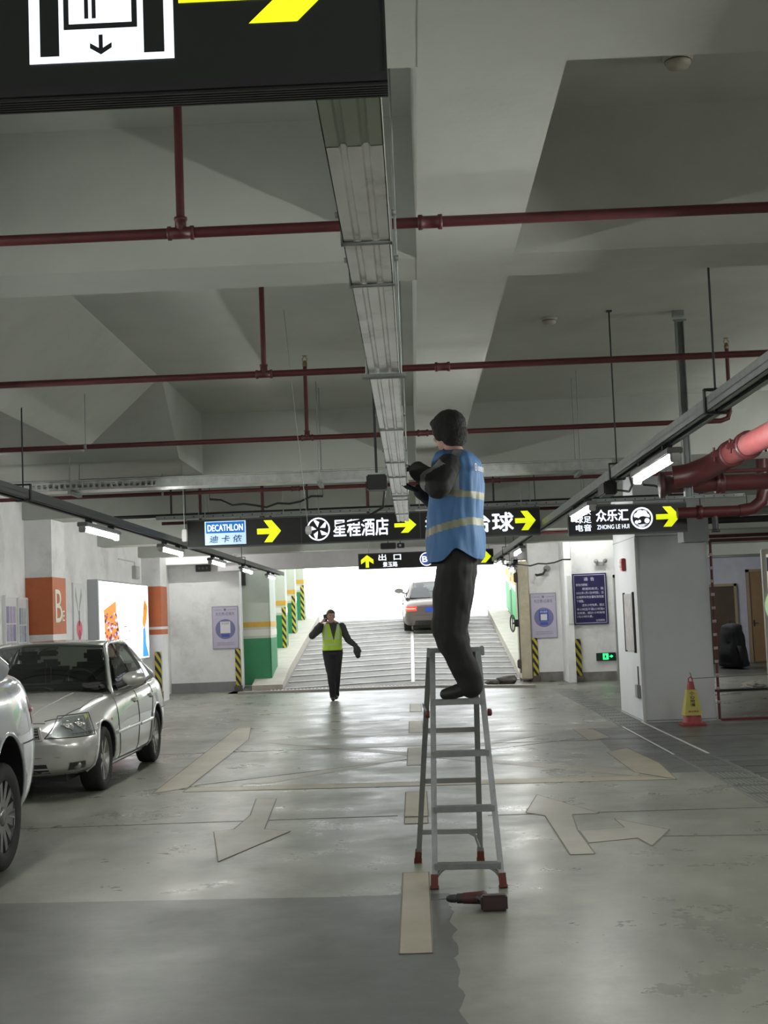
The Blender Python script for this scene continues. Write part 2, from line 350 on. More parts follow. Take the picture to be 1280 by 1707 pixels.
# ---- walls
wl = struct(MB().box(-6, -5.6, -8, 32, 0, 3.85).build('wall_left', wallw))
struct(MB().box(-6, 14, -8.3, -8, 0, 3.85).build('wall_rear', wallw))
struct(MB().box(13.9, 14.2, -8, 41, 0, 3.85).build('wall_right', wallw))
wb = struct(MB().box(-5.9, -3.99, 31.5, 32.0, -.3, 3.85).build('wall_back', wallw))
struct(MB().box(-5.59, -4.02, 31.44, 31.5, 0, .22).build('baseboard_back', M('grey_skirting', (.22, .22, .225), .7, var=.1)))
struct(MB().box(2.55, 3.24, 30.8, 31.4, -.3, 3.85).box(3.24, 3.40, 29.8, 31.4, -.3, 3.85).box(3.40, 6.2, 30.0, 31.4, -.3, 3.85).build('wall_back_right', wallw))
struct(MB().box(2.56, 3.22, 30.77, 30.8, 0, .2).box(3.41, 4.28, 29.97, 30.0, 0, .2).build('baseboard_right', M('mouldy_skirting', (.20, .19, .18), .8, var=.25, scale=4)))
struct(MB().box(-4.4, 2.7, 31.0, 31.5, 2.72, 3.85).build('opening_lintel', M('lintel_paint', (.60, .58, .60), .8, var=.06)))
struct(MB().box(-5.9, -4.02, 30.9, 31.5, 2.9, 3.85).build('beam_over_wall', wallw))
# left pillars with orange bands
def pillar_left(y0, y1, bands, x1=-5.21):
    p = struct(MB().box(-5.62, x1, y0, y1, 0, 3.2).build('pillar_left', wallw))
    for z0, z1 in bands:
        MB().box(-5.615, x1+.004, y0-.004, y1+.004, z0, z1).build('painted_band', orange, p)
    return p
p1 = pillar_left(19.8, 20.55, ((1.49, 2.315),))
t = MB(); text(t, 'B', 19.93, 20.30, 1.66, 2.14, -5.2, 0, .0, FY); text(t, 'E', 20.31, 20.45, 1.68, 1.83, -5.2, 0, .0, FY)
t.build('lettering', M('white_stencil', (.75, .72, .62), .6), p1)
p2 = pillar_left(28.3, 29.0, ((1.53, 2.36), (1.37, 1.475)))
# the free-standing pillar on the right
pr = struct(MB().box(3.03, 4.0, 18.85, 20.9, 0, 3.82).build('pillar_right', pillarw))
for z in (.02, 2.51):
    MB().box(3.025, 4.005, 18.845, 20.905, z, z+.012).build('joint_strip', galvd, pr)
struct(MB().bbox(3.018, 3.06, 18.835, 18.88, .0, 2.5, .004).build('trim_1', M('pillar_corner_trim', (.66, .67, .66), .5)))
# right hand side: corridor with doors
struct(MB().box(6.2, 13.9, 36.4, 36.7, 0, 3.85).build('wall_corridor', M('bluish_wall_paint', (.55, .57, .66), .8, var=.08)))
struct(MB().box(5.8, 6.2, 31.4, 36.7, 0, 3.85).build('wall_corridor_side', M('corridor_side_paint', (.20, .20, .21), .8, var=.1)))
struct(MB().box(6, 14, 30.4, 40, -.3, 0).build('floor_corridor', darkflo))
struct(MB().box(6, 14, 31.6, 41, 2.75, 3.0).build('ceiling_corridor', paintw))
struct(MB().box(6, 14, 40, 40.3, 0, 3.85).build('wall_corridor_end', wallw))
struct(MB().box(4.05, 13.9, 18.72, 18.80, 0, .03).build('threshold', M('dark_red_threshold', (.16, .02, .03), .5)))
struct(MB().box(4.05, 13.9, 24.85, 25.0, -.05, .04).build('threshold_far', blackp))
cbeam(4.0, 13.9, 22.0, 22.5, 2.75); cbeam(4.0, 13.9, 26.5, 27.0, 2.72); cbeam(5.2, 13.9, 29.8, 30.4, 2.6)
wood = M('brown_wood_door', (.30, .19, .10), .5, var=.12, scale=3); woodd = M('dark_brown_door', (.075, .05, .035), .5, var=.2, scale=3)
def leaf(name, x0, x1, y, h, m, hx, fm=None):
    d = struct(MB().bbox(x0, x1, y-.06, y, 0.005, h, .008).build(name, m))
    MB().box(x0-.07, x0, y-.10, y, 0, h+.07).box(x1, x1+.07, y-.10, y, 0, h+.07).box(x0-.07, x1+.07, y-.10, y, h, h+.07).build('door_frame', fm or M('door_frame_paint', (.33, .26, .18), .5), d)
    MB().tube([(hx, y-.06, 1.02), (hx, y-.12, 1.02), (hx+.1, y-.12, 1.02)], .011, 8).box(hx-.02, hx+.02, y-.066, y-.06, .93, 1.1).build('door_handle', darkm, d)
    return d
leaf('door_1', 8.75, 9.3, 36.38, 2.35, wood, 8.83)
leaf('door_2', 7.62, 8.34, 36.38, 2.0, woodd, 8.2)
d3 = leaf('door_3', 4.37, 5.3, 29.98, 2.2, M('grey_steel_door', (.42, .43, .43), .5, .1, var=.05), 5.2, M('grey_door_frame', (.30, .31, .30), .5))
for z in (.35, 1.55, 2.0):
    MB().tube([(4.385, 29.87, z), (4.385, 29.87, z+.12)], .012, 8).build('hinge', galvd, d3)

# ---- ramp up to daylight
RY0, RY1, SL = 30.4, 44.0, .115
def rz(y): return max(0., min((y-31.3)*SL, (RY1-31.3)*SL))
ramp = struct(MB().prism([(30.4, -.3), (30.4, 0), (31.3, 0), (RY1, (RY1-31.3)*SL), (RY1, -.3)], lambda a, b, t: (t, a, b), -4.2, 3.0).build('ramp', rampm))
ribm = M('pale_rib_concrete', (.38, .365, .34), .7, var=.3, scale=4)
for i in range(14):
    y = 31.9 + i*.88
    for sx, x0, x1 in ((0, -3.0, -.16), (1, -.06, 2.3)):
        k = -.22 if sx == 0 else .22
        ya, yb = (y + k*(x0 + .1)*-.9, y) if sx == 0 else (y, y - .2*(x1))
        b = MB().prism([(x0, ya), (x1, yb), (x1, yb+.10), (x0, ya+.10)], lambda a, q, t: (a, q, rz(q)+t), -.02, .022)
        b.build('anti_slip_rib', ribm, ramp)
MB().prism([(-.15, 31.6), (-.07, 31.6), (-.07, 43.6), (-.15, 43.6)], lambda a, q, t: (a, q, rz(q)+t), -.02, .012).build('centre_line', M('ramp_line', (.5, .48, .44), .6, var=.2), ramp)
st = MB()
for i in range(70): st.lathe((-3.3 + i*.082, 31.2, .0), (0, 0, 1), [(.022, 0), (.018, .012), (0.001, .016)], 8)
o = st.build('dome_studs', M('white_studs', (.8, .78, .75), .4), ramp); o['kind'] = 'stuff'
struct(MB().prism([(-3.9, 29.95), (-3.9, 30.2), (.3, 30.05), (2.4, 28.6), (2.4, 28.35), (.3, 29.8)], FZ, 0, .05).build('speed_hump', M('hump_concrete', (.28, .26, .23), .6, var=.15, scale=3)))
struct(MB().box(-60, 60, 44.0, 120, 0, rz(44)).build('street_ground', M('sunlit_paving', (.62, .62, .60), .8, var=.05)))
# raised kerbs beside the ramp
kerbm = M('kerb_concrete', (.40, .37, .32), .8, var=.12, scale=3)
for x0, x1 in ((-3.75, -3.05), (2.3, 2.9)):
    struct(MB().prism([(31.3, -.1), (31.3, .12), (33, .42), (RY1, rz(RY1)+.22), (RY1, 0), (33, -.1)], lambda a, b, t: (t, a, b), x0, x1).build('ramp_kerb', kerbm))
# ramp side walls, painted in bands that climb with the ramp
def ramp_wall(name, x0, x1, y0, y1, h, xf):
    w = struct(MB().prism([(y0, -.3), (y0, rz(y0)+h), (y1, rz(y1)+h), (y1, -.3)], lambda a, b, t: (t, a, b), x0, x1).build(name, cream))
    s = .004 if xf > 0 else -.004
    for z0, z1, m in ((.3, 1.18, lgreen_paint), (1.36, 1.52, ochre), (1.18, 1.36, M('white_band', (.7, .68, .62), .7))):
        MB().prism([(y0, rz(y0)+z0), (y0, rz(y0)+z1), (y1, rz(y1)+z1), (y1, rz(y1)+z0)], lambda a, b, t: (t, a, b), (x1 if xf > 0 else x0)-.05, (x1 if xf > 0 else x0)+s).build('painted_band', m, w)
    return w
ramp_wall('wall_ramp_left', -4.1, -3.72, 33.6, 43.5, 2.4, 1)
ramp_wall('wall_ramp_right', 2.92, 3.3, 32.2, 43.5, 2.4, -1)
def ramp_pier(x0, x1, y0, y1, h, full=True):
    b = rz(y0)
    p = struct(MB().bbox(x0, x1, y0, y1, -.2, b+h, .03).build('ramp_pier', M('pale_green_pier_paint', (.50, .55, .47), .65, var=.07, scale=2)))
    for z0, z1, m in ((0, 1.12, green_paint), (1.12, 1.32, M('white_band', (.7, .68, .62), .7)), (1.32, 1.50, ochre)):
        MB().bbox(x0-.005, x1+.005, y0-.005, y1+.005, b+z0, b+z1, .03).build('painted_band', m, p)
    return p
ramp_pier(-4.08, -3.36, 31.98, 33.4, 3.2)
struct(MB().box(-4.0, -3.9, 31.9, 32.02, 2.4, 2.75).build('dark_gap', blackp))  # black block stands in for the shaded gap between wall and pier
for y, x in ((36.6, -3.45), (39.6, -3.45), (42.8, -3.45)):
    p = ramp_pier(x-.35, x+.02, y, y+.6, 3.3)
    MB().box(x-.08, x+.028, y-.012, y+.1, rz(y)+.2, rz(y)+1.3).build('hazard_strip', hazard, p)
for y in (37, 41): ramp_pier(2.86, 3.2, y, y+.6, 3.3)

# ================================================================== OVERHEAD SERVICES
# ---- central cable trunking
t = thing('cable_trunking', 'long stained steel cable trunking running overhead to the worker', 'cable trunking', (-.07, 2.0, 2.35))
def tsec(y0, y1):
    x0, x1, z0, z1, s = -.119, -.021, 2.35, 2.43, .0018
    b = MB(); b.box(x0, x0+s, y0, y1, z0, z1).box(x1-s, x1, y0, y1, z0, z1).box(x0, x1, y0, y1, z1-s, z1)
    # bottom cover with two pressed grooves
    xs = [0, .022, .026, .034, .038, .060, .064, .072, .076, .098]; zs = [0, 0, .006, .006, 0, 0, .006, .006, 0, 0]
    v = [(x0+x, y, z0+z) for y in (y0, y1) for x, z in zip(xs, zs)]
    b.add(v, [(i, i+1, 11+i, 10+i) for i in range(9)]); v2 = [(p[0], p[1], p[2]+s) for p in v]; b.add(v2, [(i, i+1, 11+i, 10+i) for i in range(9)])
    return b
cuts = [2.02, 2.24, 2.83, 3.20, 5.05, 5.75, 7.0, 7.75, 9.3, 10.6, 11.5]
for i in range(len(cuts)-1):
    tsec(cuts[i]+.002, cuts[i+1]-.002).build('trunk_section', trunkm if i else M('green_grey_trunk_end', (.42, .46, .38), .5, .2), t)
for y in (2.83, 3.20, 5.75, 7.0, 7.75, 9.3, 10.6):
    c = MB().box(-.122, -.018, y-.008, y+.008, 2.345, 2.349).box(-.124, -.120, y-.012, y+.012, 2.345, 2.44).box(-.020, -.016, y-.012, y+.012, 2.345, 2.44)
    for sx in (-.128, -.012): c.lathe((sx, y, 2.41), (1, 0, 0), [(.001, -.006), (.007, -.006), (.007, .006), (.001, .006)], 8)
    c.build('joint_strap', galvd, t)
for y in (4.4, 8.9):
    MB().tube([(-.125, y, 2.34), (-.125, y, 3.80)], .004, 6).tube([(-.015, y, 2.34), (-.015, y, 3.80)], .004, 6).box(-.14, 0, y-.02, y+.02, 2.335, 2.345).build('hanger_rod', galvd, t)

# ---- the lighting trunk rails and their tube lamps
def rail(x, y0, y1, label, rods):
    r = thing('lighting_rail', label, 'lighting rail', (x, y0, 2.55), 'lighting rails')
    b = MB(); s = .003
    b.box(x-.05, x+.05, y0, y1, 2.60, 2.60+s).box(x-.05, x-.05+s, y0, y1, 2.53, 2.60).box(x+.05-s, x+.05, y0, y1, 2.53, 2.60).box(x-.05, x-.02, y0, y1, 2.53, 2.533).box(x+.02, x+.05, y0, y1, 2.53, 2.533)
    b.box(x-.05, x+.05, y0, y1, 2.563, 2.566)
    b.build('rail_channel', galvd if x > 0 else M('dark_rail_steel', (.11, .115, .115), .5, .5), r)
    for rx, ry in rods:
        q = MB().tube([(rx, ry, 2.52), (rx, ry, 3.8)], .006, 6).box(rx-.02, rx+.02, ry-.02, ry+.02, 3.79, 3.8)
        q.box(min(x-.055, rx-.01), max(x+.055, rx+.01), ry-.02, ry+.02, 2.515, 2.525).box(x-.06, x-.053, ry-.02, ry+.02, 2.52, 2.64).box(x+.053, x+.06, ry-.02, ry+.02, 2.52, 2.64).box(x-.06, x+.06, ry-.02, ry+.02, 2.635, 2.645)
        q.build('hanger_rod', darkm, r)
    return r
rail(1.55, -6, 26.3, 'galvanised lighting rail hanging along the right of the driving lane', [(1.55, y) for y in (-2.5, 3.2, 6.9, 10.3, 17.2, 23)])
rail(2.05, 27.7, 29.7, 'short lighting rail at the right of the ramp opening', [(2.05, 28.0), (2.05, 29.4)])
rail(-2.86, -6, 30.0, 'dark lighting rail hanging along the left above the parked cars', [(-2.86, y) for y in (-2.5, 4.2, 10.1, 17.4, 23)])
def lamp_proto():
    l = thing('tube_lamp', '', 'lamp', (0, 0, 0), 'tube lamps under the lighting rails', local=True)
    b = MB(); b.bbox(-.045, .045, -.70, .70, .035, .075, .006)
    b.build('lamp_housing', M('lamp_housing_metal', (.22, .225, .22), .4, .3), l)
    MB().tube([(0, -.68, .006), (0, .68, .006)], .012, 10).build('lamp_tube', tubem, l)
    for y in (-.69, .69): MB().bbox(-.028, .028, y-.02, y+.02, -.014, .04, .005).build('end_cap', M('lamp_cap', (.5, .5, .48), .5), l)
    for y in (-.45, .45): MB().box(-.03, .03, y-.012, y+.012, .075, .115).build('mount_bracket', darkm, l)
    return l
LP = lamp_proto(); first = True
lamps = [(1.55, 8.72, 'large bright tube lamp under the right rail, nearest one in view'), (1.55, 12.5, 'second tube lamp under the right rail, in front of the right hanging sign'),
         (1.55, 20.2, 'far tube lamp under the right rail behind the hanging signs'), (1.55, 24.6, 'tube lamp under the right rail close to the exit sign'), (2.05, 28.6, 'farthest tube lamp under the right rail beside the ramp opening'),
         (-2.86, 12.6, 'tube lamp under the left rail, nearest one in view above the silver car'), (-2.86, 16.3, 'second tube lamp under the left rail, left of the blue and white sign'),
         (-2.86, 20.1, 'third tube lamp under the left rail, in front of the plain back wall'), (-2.86, 23.6, 'fourth tube lamp under the left rail, near the top of the ramp opening'), (-2.86, 27.6, 'farthest tube lamp under the left rail, next to the ramp opening'),
         (1.55, 4.9, 'tube lamp under the right rail just outside the picture'), (-2.86, 8.2, 'tube lamp under the left rail just outside the picture'), (1.55, 1.1, 'tube lamp under the right rail beside the camera'), (-2.86, 4.4, 'tube lamp under the left rail beside the camera'),
         (1.55, -2.7, 'tube lamp under the right rail behind the camera'), (-2.86, .6, 'tube lamp under the left rail behind the near sign'), (-2.86, -3.2, 'tube lamp under the left rail behind the camera')]
for x, y, lab in lamps:
    if first: LP.location = (x, y, 2.412); LP['label'] = lab; first = False
    else: dup(LP, (x, y, 2.412), None, lab)
for i, (x, y, lab) in enumerate(((8.0, 5.0, 'unseen lamp added in the next lane on the right'), (8.0, 12.0, 'second unseen lamp added in the next lane on the right'), (8, 20, 'third unseen lamp added in the next lane on the right'), (9.0, 28.0, 'unseen tube lamp added before the corridor doors'))):
    dup(LP, (x, y, 2.9), None, lab)  # unseen lamps added beyond the right edge for more room light
for y, lab in ((14.0, 'first'), (9.4, 'second'), (4.8, 'third'), (.2, 'fourth')): dup(LP, (4.9, y, 2.9), None, lab + ' unseen tube lamp added over the parking bays on the right for extra light')  # unseen row added to brighten the pillar and surfaces facing the camera
dup(LP, (-4.9, 29.7, 3.685), math.pi/2, 'added tube lamp hidden in the last bay to brighten the plain back wall'); dup(LP, (3.6, 28.9, 3.685), math.pi/2, 'added tube lamp hidden in the last bay to brighten the navy notice board')  # both added behind the ceiling beams, out of sight, to lift the back walls
dup(LP, (7.0, 34.2, 2.6), None, 'unseen tube lamp added in the side corridor to brighten its wall')  # added behind the pillar, out of sight, to light the dark corridor
# junction box with cable on the right rail
j = thing('junction_box', 'small black junction box clipped to the right lighting rail', 'junction box', (1.5, 10.6, 2.5))
MB().bbox(1.46, 1.56, 10.4, 10.75, 2.42, 2.52, .01).build('box_body', blackp, j)
MB().tube([(1.55, 10.4, 2.45), (1.6, 10.1, 2.41), (1.56, 9.7, 2.42), (1.5, 9.42, 2.46)], .008, 6).build('cable', blackp, j)

# ---- sprinkler branch pipes
def upright(b, x, y, z0):
    b.tube([(x, y, z0), (x, y, 3.62)], .016, 10)
def sprinkler(y, x0, x1, z, label, risers, cps, end=False):
    p = thing('sprinkler_pipe', label, 'pipe', (x0, y, z), 'red sprinkler branch pipes')
    MB().tube([(x0, y, z), (x1, y, z)] if not end else [(x0, y, z), (x1-.08, y, z), (x1-.02, y, z+.02), (x1, y, z+.08)], .0205, 12).build('pipe_run', redpipe, p)
    for rx in risers:
        if end and abs(rx-x1) < .01: b = MB(); upright(b, rx, y, z+.06)
        else:
            b = MB(); upright(b, rx, y, z)
        b.build('riser', redpipe, p)
        c = MB().lathe((rx, y, z), (1, 0, 0), [(.0215, -.05), (.027, -.048), (.027, -.036), (.023, -.034), (.023, .034), (.027, .036), (.027, .048), (.0215, .05)], 12)
        c.lathe((rx, y, z), (0, 0, 1), [(.022, .0), (.022, .045), (.025, .046), (.025, .058), (.017, .06)], 12)
        if not (end and abs(rx-x1) < .01): c.build('tee_fitting', redpipe, p)
        h = MB().lathe((rx, y, 3.62), (0, 0, 1), [(.017, -.02), (.02, -.018), (.02, .015), (.012, .018), (.008, .03)], 10)
        h.tube([(rx-.012, y, 3.64), (rx-.02, y, 3.66), (rx-.004, y, 3.685)], .003, 6).tube([(rx+.012, y, 3.64), (rx+.02, y, 3.66), (rx+.004, y, 3.685)], .003, 6)
        h.lathe((rx, y, 3.685), (0, 0, 1), [(.001, 0), (.022, .001), (.022, .004), (.001, .005)], 12)
        h.build('sprinkler_head', M('brass_head', (.30, .22, .12), .4, .7), p)
    for cx in cps:
        MB().lathe((cx, y, z), (1, 0, 0), [(.021, -.045), (.029, -.044), (.029, -.03), (.024, -.026), (.024, .026), (.029, .03), (.029, .044), (.021, .045)], 12).build('coupling', redpipe, p)
    for hx in [x for x in (-4.9, -2.6, 4.2) if x0 < x < x1]:
        MB().tube([(hx, y, z+.02), (hx, y, 3.8 if abs(y-14.4) > .1 else 3.15)], .004, 6).lathe((hx, y, z), (1, 0, 0), [(.023, -.012), (.025, -.012), (.025, .012), (.023, .012)], 12).build('hanger_rod', galvd, p)
    return p
sprinkler(5.0, -5.55, 8, 3.012, 'nearest red sprinkler pipe crossing under the ceiling', [-.81, 2.6, -4.2], [.113])
sprinkler(8.1, -5.55, 8, 3.03, 'second red sprinkler pipe, crossing above the worker', [-.84, 3.4, -4.2], [-.12, .22])
sprinkler(11.0, -5.55, 2.58, 3.022, 'third red sprinkler pipe, ending in an upturned elbow on the right', [-.81, 2.58, -4.2], [.12], True)
sprinkler(14.4, -5.55, 4, 2.94, 'fourth red sprinkler pipe, low under the beam behind the cable tray', [], [-1.2, .9])
q = sprinkler(17.6, -3.2, 2.6, 2.86, 'red pipe crossing just behind the tops of the hanging signs', [], [-1.6, .6])
for x in (-2.7, -1.9, -.55): MB().tube([(x, 17.6, 2.86), (x, 17.6, 3.8)], .022, 8).build('riser', redpipe, q)
q = sprinkler(21.0, -3.0, 2.4, 2.74, 'thin red pipe crossing below the signs in front of the ramp', [], [-.3])
for x in (-2.3, -2.15, .9): MB().tube([(x, 21, 2.74), (x, 21, 3.8)], .018, 8).build('riser', redpipe, q)
q = thing('fire_pipe', 'dark pipe with branches crossing above the left sign', 'pipe', (-3.0, 16.6, 2.86))
MB().tube([(-3.6, 16.6, 2.88), (3.4, 16.6, 2.88)], .022, 10).build('pipe_run', darkm, q)
for x in (-2.9, -1.25, 1.0): MB().tube([(x, 16.6, 2.88), (x, 16.6, 3.8)], .012, 8).build('hanger_rod', darkm, q)

# ---- perforated cable tray across the bay
ct = thing('cable_tray', 'galvanised perforated cable tray crossing in front of the deep beam', 'cable tray', (-3.6, 13.0, 2.86))
b = MB(); z0, z1 = 2.865, 2.945
b.box(-3.65, 1.9, 12.9, 12.903, z0, z0+.022).box(-3.65, 1.9, 12.9, 12.903, z1-.022, z1).box(-3.65, 1.9, 13.2, 13.203, z0, z1).box(-3.65, 1.9, 12.9, 13.203, z0, z0+.003)
for i in range(100): x = -3.65 + i*.055; b.box(x, x+.022, 12.9, 12.903, z0+.022, z1-.022)
b.box(-2.4, 1.9, 12.899, 12.9, z0, z1)
b.build('tray_channel', galv, ct)
MB().box(-3.66, 1.9, 12.88, 13.22, z1+.002, z1+.012).build('tray_lid', galv, ct)
for x in (-3.2, -.85, 1.6):
    MB().beam((x-.0, 12.86, 2.84), (x, 13.26, 2.84), .04, .03).tube([(x, 12.87, 2.83), (x, 12.87, 3.8)], .005, 6).tube([(x, 13.25, 2.83), (x, 13.25, 3.8)], .005, 6).build('hanger_rod', galvd, ct)
# perforated strut that carries the signs
st = thing('sign_strut', 'perforated steel strut above the row of hanging signs', 'strut', (-2.9, 16.05, 2.80))
b = MB().box(-3.0, 3.9, 16.13, 16.17, 2.80, 2.803).box(-3.0, 3.9, 16.13, 16.133, 2.80, 2.84)
for i in range(60): b.lathe((-2.9 + i*.115, 16.129, 2.82), (0, 1, 0), [(.001, 0), (.008, 0)], 8, 1)
b.build('strut_channel', [galvd, blackp], st)
for x in (-2.5, -1.3, .1, 1.4, 2.0, 3.0): MB().tube([(x, 16.15, 2.8), (x, 16.15, 3.8)], .005, 6).build('hanger_rod', galvd, st)

# ---- large red mains on the right
mp = thing('fire_main', 'large faded red fire main with grooved couplings at upper right', 'pipe', (2.3, 10, 2.62))
MB().tube([(2.30, -4, 2.63), (2.30, 9.9, 2.63)], .078, 20).build('pipe_run', pinkpipe, mp)
MB().tube([(2.30, 9.85, 2.63), (2.28, 10.05, 2.61), (2.2, 10.22, 2.57), (2.08, 10.3, 2.53), (1.97, 10.32, 2.52)], .086, 20).build('elbow', redpipe, mp)
for y in (9.35, 9.85):
    c = MB().lathe((2.30, y, 2.63), (0, 1, 0), [(.08, -.04), (.098, -.038), (.098, -.015), (.09, -.01), (.09, .01), (.098, .015), (.098, .038), (.08, .04)], 20)
    for s in (-1, 1): c.bbox(2.30+s*.12-.025, 2.30+s*.12+.025, y-.03, y+.03, 2.61, 2.65, .006); c.tube([(2.3+s*.12, y, 2.58), (2.3+s*.12, y, 2.68)], .009, 8)
    c.build('coupling', redpipe, mp)
mq = thing('fire_main', 'dark red fire main crossing to the right below the faded main', 'pipe', (2.0, 10.5, 2.5))
MB().tube([(1.95, 10.5, 2.48), (9, 10.5, 2.48)], .062, 18).build('pipe_run', redpipe, mq)
c = MB().lathe((1.98, 10.5, 2.48), (1, 0, 0), [(.002, -.08), (.10, -.08), (.10, -.05), (.075, -.045), (.07, 0)], 20); c.build('end_flange', M('dark_flange', (.07, .035, .035), .5, .2), mq)
for x in (2.35, 2.75):
    MB().lathe((x, 10.5, 2.48), (1, 0, 0), [(.064, -.035), (.08, -.033), (.08, -.012), (.073, -.008), (.073, .008), (.08, .012), (.08, .033), (.064, .035)], 18).build('coupling', redpipe, mq)
hs = thing('strut_hanger', 'grey steel strut dropping from the ceiling beside the fire main', 'strut', (2.09, 10.42, 2.4))
MB().box(2.06, 2.066, 10.36, 10.42, 2.38, 3.72).box(2.114, 2.12, 10.36, 10.42, 2.38, 3.72).box(2.06, 2.12, 10.42, 10.426, 2.38, 3.72).build('strut_channel', galvd, hs)
MB().box(2.05, 2.13, 10.38, 10.46, 3.76, 3.8).tube([(2.04, 10.37, 3.72), (2.14, 10.37, 3.72)], .008, 6).build('top_bracket', galvd, hs)
lp = thing('fire_main', 'low dark red pipe with elbow right of the right hanging sign', 'pipe', (3.1, 15.4, 2.6))
MB().tube([(3.0, 15.6, 2.60), (3.75, 15.6, 2.60)], .062, 16).build('pipe_run', redpipe, lp)
MB().tube([(3.70, 15.6, 2.60), (3.85, 15.6, 2.62), (3.95, 15.6, 2.70), (3.98, 15.6, 2.82), (3.98, 15.6, 3.8)], .07, 16).build('elbow', redpipe, lp)
MB().tube([(3.42, 15.6, 2.60), (3.42, 15.6, 2.38)], .035, 12).lathe((3.42, 15.6, 2.38), (0, 0, 1), [(.001, -.01), (.05, -.01), (.05, .02), (.036, .022)], 12).build('branch', darkm, lp)
MB().lathe((3.25, 15.6, 2.6), (1, 0, 0), [(.063, -.03), (.08, -.03), (.08, .03), (.063, .03)], 16).build('coupling', redpipe, lp)
gb = thing('duct_box', 'grey sheet steel box hanging in front of the pillar top', 'duct box', (3.63, 17.6, 2.35))
MB().bbox(3.44, 3.76, 17.55, 17.95, 2.36, 2.70, .008).build('box_body', M('grey_sheet', (.20, .21, .22), .5, .2), gb)
for x in (3.5, 3.7): MB().tube([(x, 17.7, 2.7), (x, 17.7, 3.8)], .006, 6).build('hanger_rod', darkm, gb)
for i, (y, z) in enumerate(((19.6, 2.86), (20.6, 2.80), (23.4, 2.70))):
    o = thing('service_pipe', ('upper grey service pipe crossing the side bay on the right', 'middle dark service pipe crossing the side bay on the right', 'lower red service pipe crossing the side bay on the right')[i], 'pipe', (4.1, y, z))
    MB().tube([(4.02, y, z), (12, y, z)], (.06, .05, .03)[i], 12).build('pipe_run', (galvd, darkm, redpipe)[i], o)
    for x in (5.0, 7.5): MB().tube([(x, y, z), (x, y, 3.8)], .006, 6).build('hanger_rod', darkm, o)
# red light string framing the pillar's far edge
ls = thing('red_pipe_frame', 'thin dark red pipe frame with fittings along the right edge of the pillar', 'pipe', (4.03, 18.78, 0))
MB().tube([(4.03, 18.78, .02), (4.03, 18.78, 2.42)], .018, 8).build('upright_pipe', M('dark_red_pipe', (.11, .02, .03), .5, var=.3, scale=30), ls)
MB().tube([(4.03, 18.78, 2.42), (9, 18.78, 2.40)], .022, 8).build('top_pipe', redpipe, ls)
for i in range(12): MB().lathe((4.03, 18.78, .25+i*.18), (0, 0, 1), [(.019, -.02), (.027, -.018), (.027, .018), (.019, .02)], 8).build('collar', M('pale_collar', (.45, .38, .38), .5), ls)
# smoke detectors
def detector(x, y, label):
    d = thing('smoke_detector', label, 'smoke detector', (x, y, 3.8), 'ceiling smoke detectors')
    w = M('detector_plastic', (.45, .43, .36), .5)
    MB().lathe((x, y, 3.8), (0, 0, -1), [(.001, 0), (.062, 0), (.062, .012), (.05, .016)], 20).build('base_plate', w, d)
    MB().lathe((x, y, 3.8), (0, 0, -1), [(.052, .014), (.054, .03), (.042, .048), (.001, .052)], 20).build('sensor_dome', w, d)
    MB().lathe((x, y, 3.8), (0, 0, -1), [(.0545, .022), (.055, .026)], 20).build('slot_ring', darkm, d)
detector(1.16, 5.50, 'round smoke detector on the ceiling nearest the camera')
detector(1.116, 10.47, 'round smoke detector on the ceiling right of the worker')
# hanging wire with a tag and a cord with switch
w = thing('hanging_wire', 'thin wire with a grey oval tag hanging before the hotel sign', 'wire', (-.78, 9.8, 2.2))
MB().tube([(-.86, 9.8, 3.8), (-.80, 9.8, 3.0), (-.74, 9.8, 2.25)], .0025, 5).build('wire', galvd, w)
MB().lathe((-.735, 9.8, 2.20), (0, 0, 1), [(.001, -.036), (.02, -.024), (.024, 0), (.02, .024), (.001, .036)], 12).build('tag', M('grey_tag', (.6, .6, .58), .6), w)
w = thing('pull_switch', 'white pull switch box on a cord left of the blue and white sign', 'switch', (-2.25, 13.6, 2.4))
MB().tube([(-2.26, 13.6, 3.8), (-2.25, 13.6, 2.5)], .004, 5).build('cord', galvd, w)
MB().bbox(-2.275, -2.225, 13.58, 13.62, 2.38, 2.50, .006).build('switch_box', M('white_plastic', (.6, .6, .58), .5), w)
# dark device under the trunking
dv = thing('control_box', 'black control box with hanging cable left of the trunking', 'control box', (-.3, 10.8, 2.55))
MB().bbox(-.34, -.18, 10.75, 10.95, 2.56, 2.68, .01).build('box_body', blackp, dv)
MB().box(-.27, -.25, 10.8, 10.84, 2.7, 3.8).build('hanger_rod', darkm, dv)
MB().tube([(-.2, 10.8, 2.55), (-.22, 10.8, 2.42), (-.4, 10.85, 2.33), (-.6, 10.9, 2.30)], .01, 6).build('cable', blackp, dv)
# bright spring of old cables in the ceiling void
for i, (x0, x1, y, z, lab) in enumerate(((-2.3, -1.0, 15.7, 2.98, 'sagging black cable above the blue and white sign'), (1.6, 3.3, 29.0, 2.62, 'sagging black cable along the right back wall'), (2.6, 3.9, 15.4, 2.92, 'sagging black cable above the right hanging sign'))):
    pts = [(x0 + (x1-x0)*k/10, y, z - .10*math.sin(math.pi*k/10) + .02*math.sin(k*2.3)) for k in range(11)]
    cb = thing('cable', lab, 'cable', pts[0])
    MB().tube(pts, .016 if i == 1 else .012, 6).build('cable_run', blackp, cb)
    for p in (pts[0], pts[10]): MB().tube([p, (p[0], p[1], 3.8)], .004, 5).build('hanger_rod', darkm, cb)

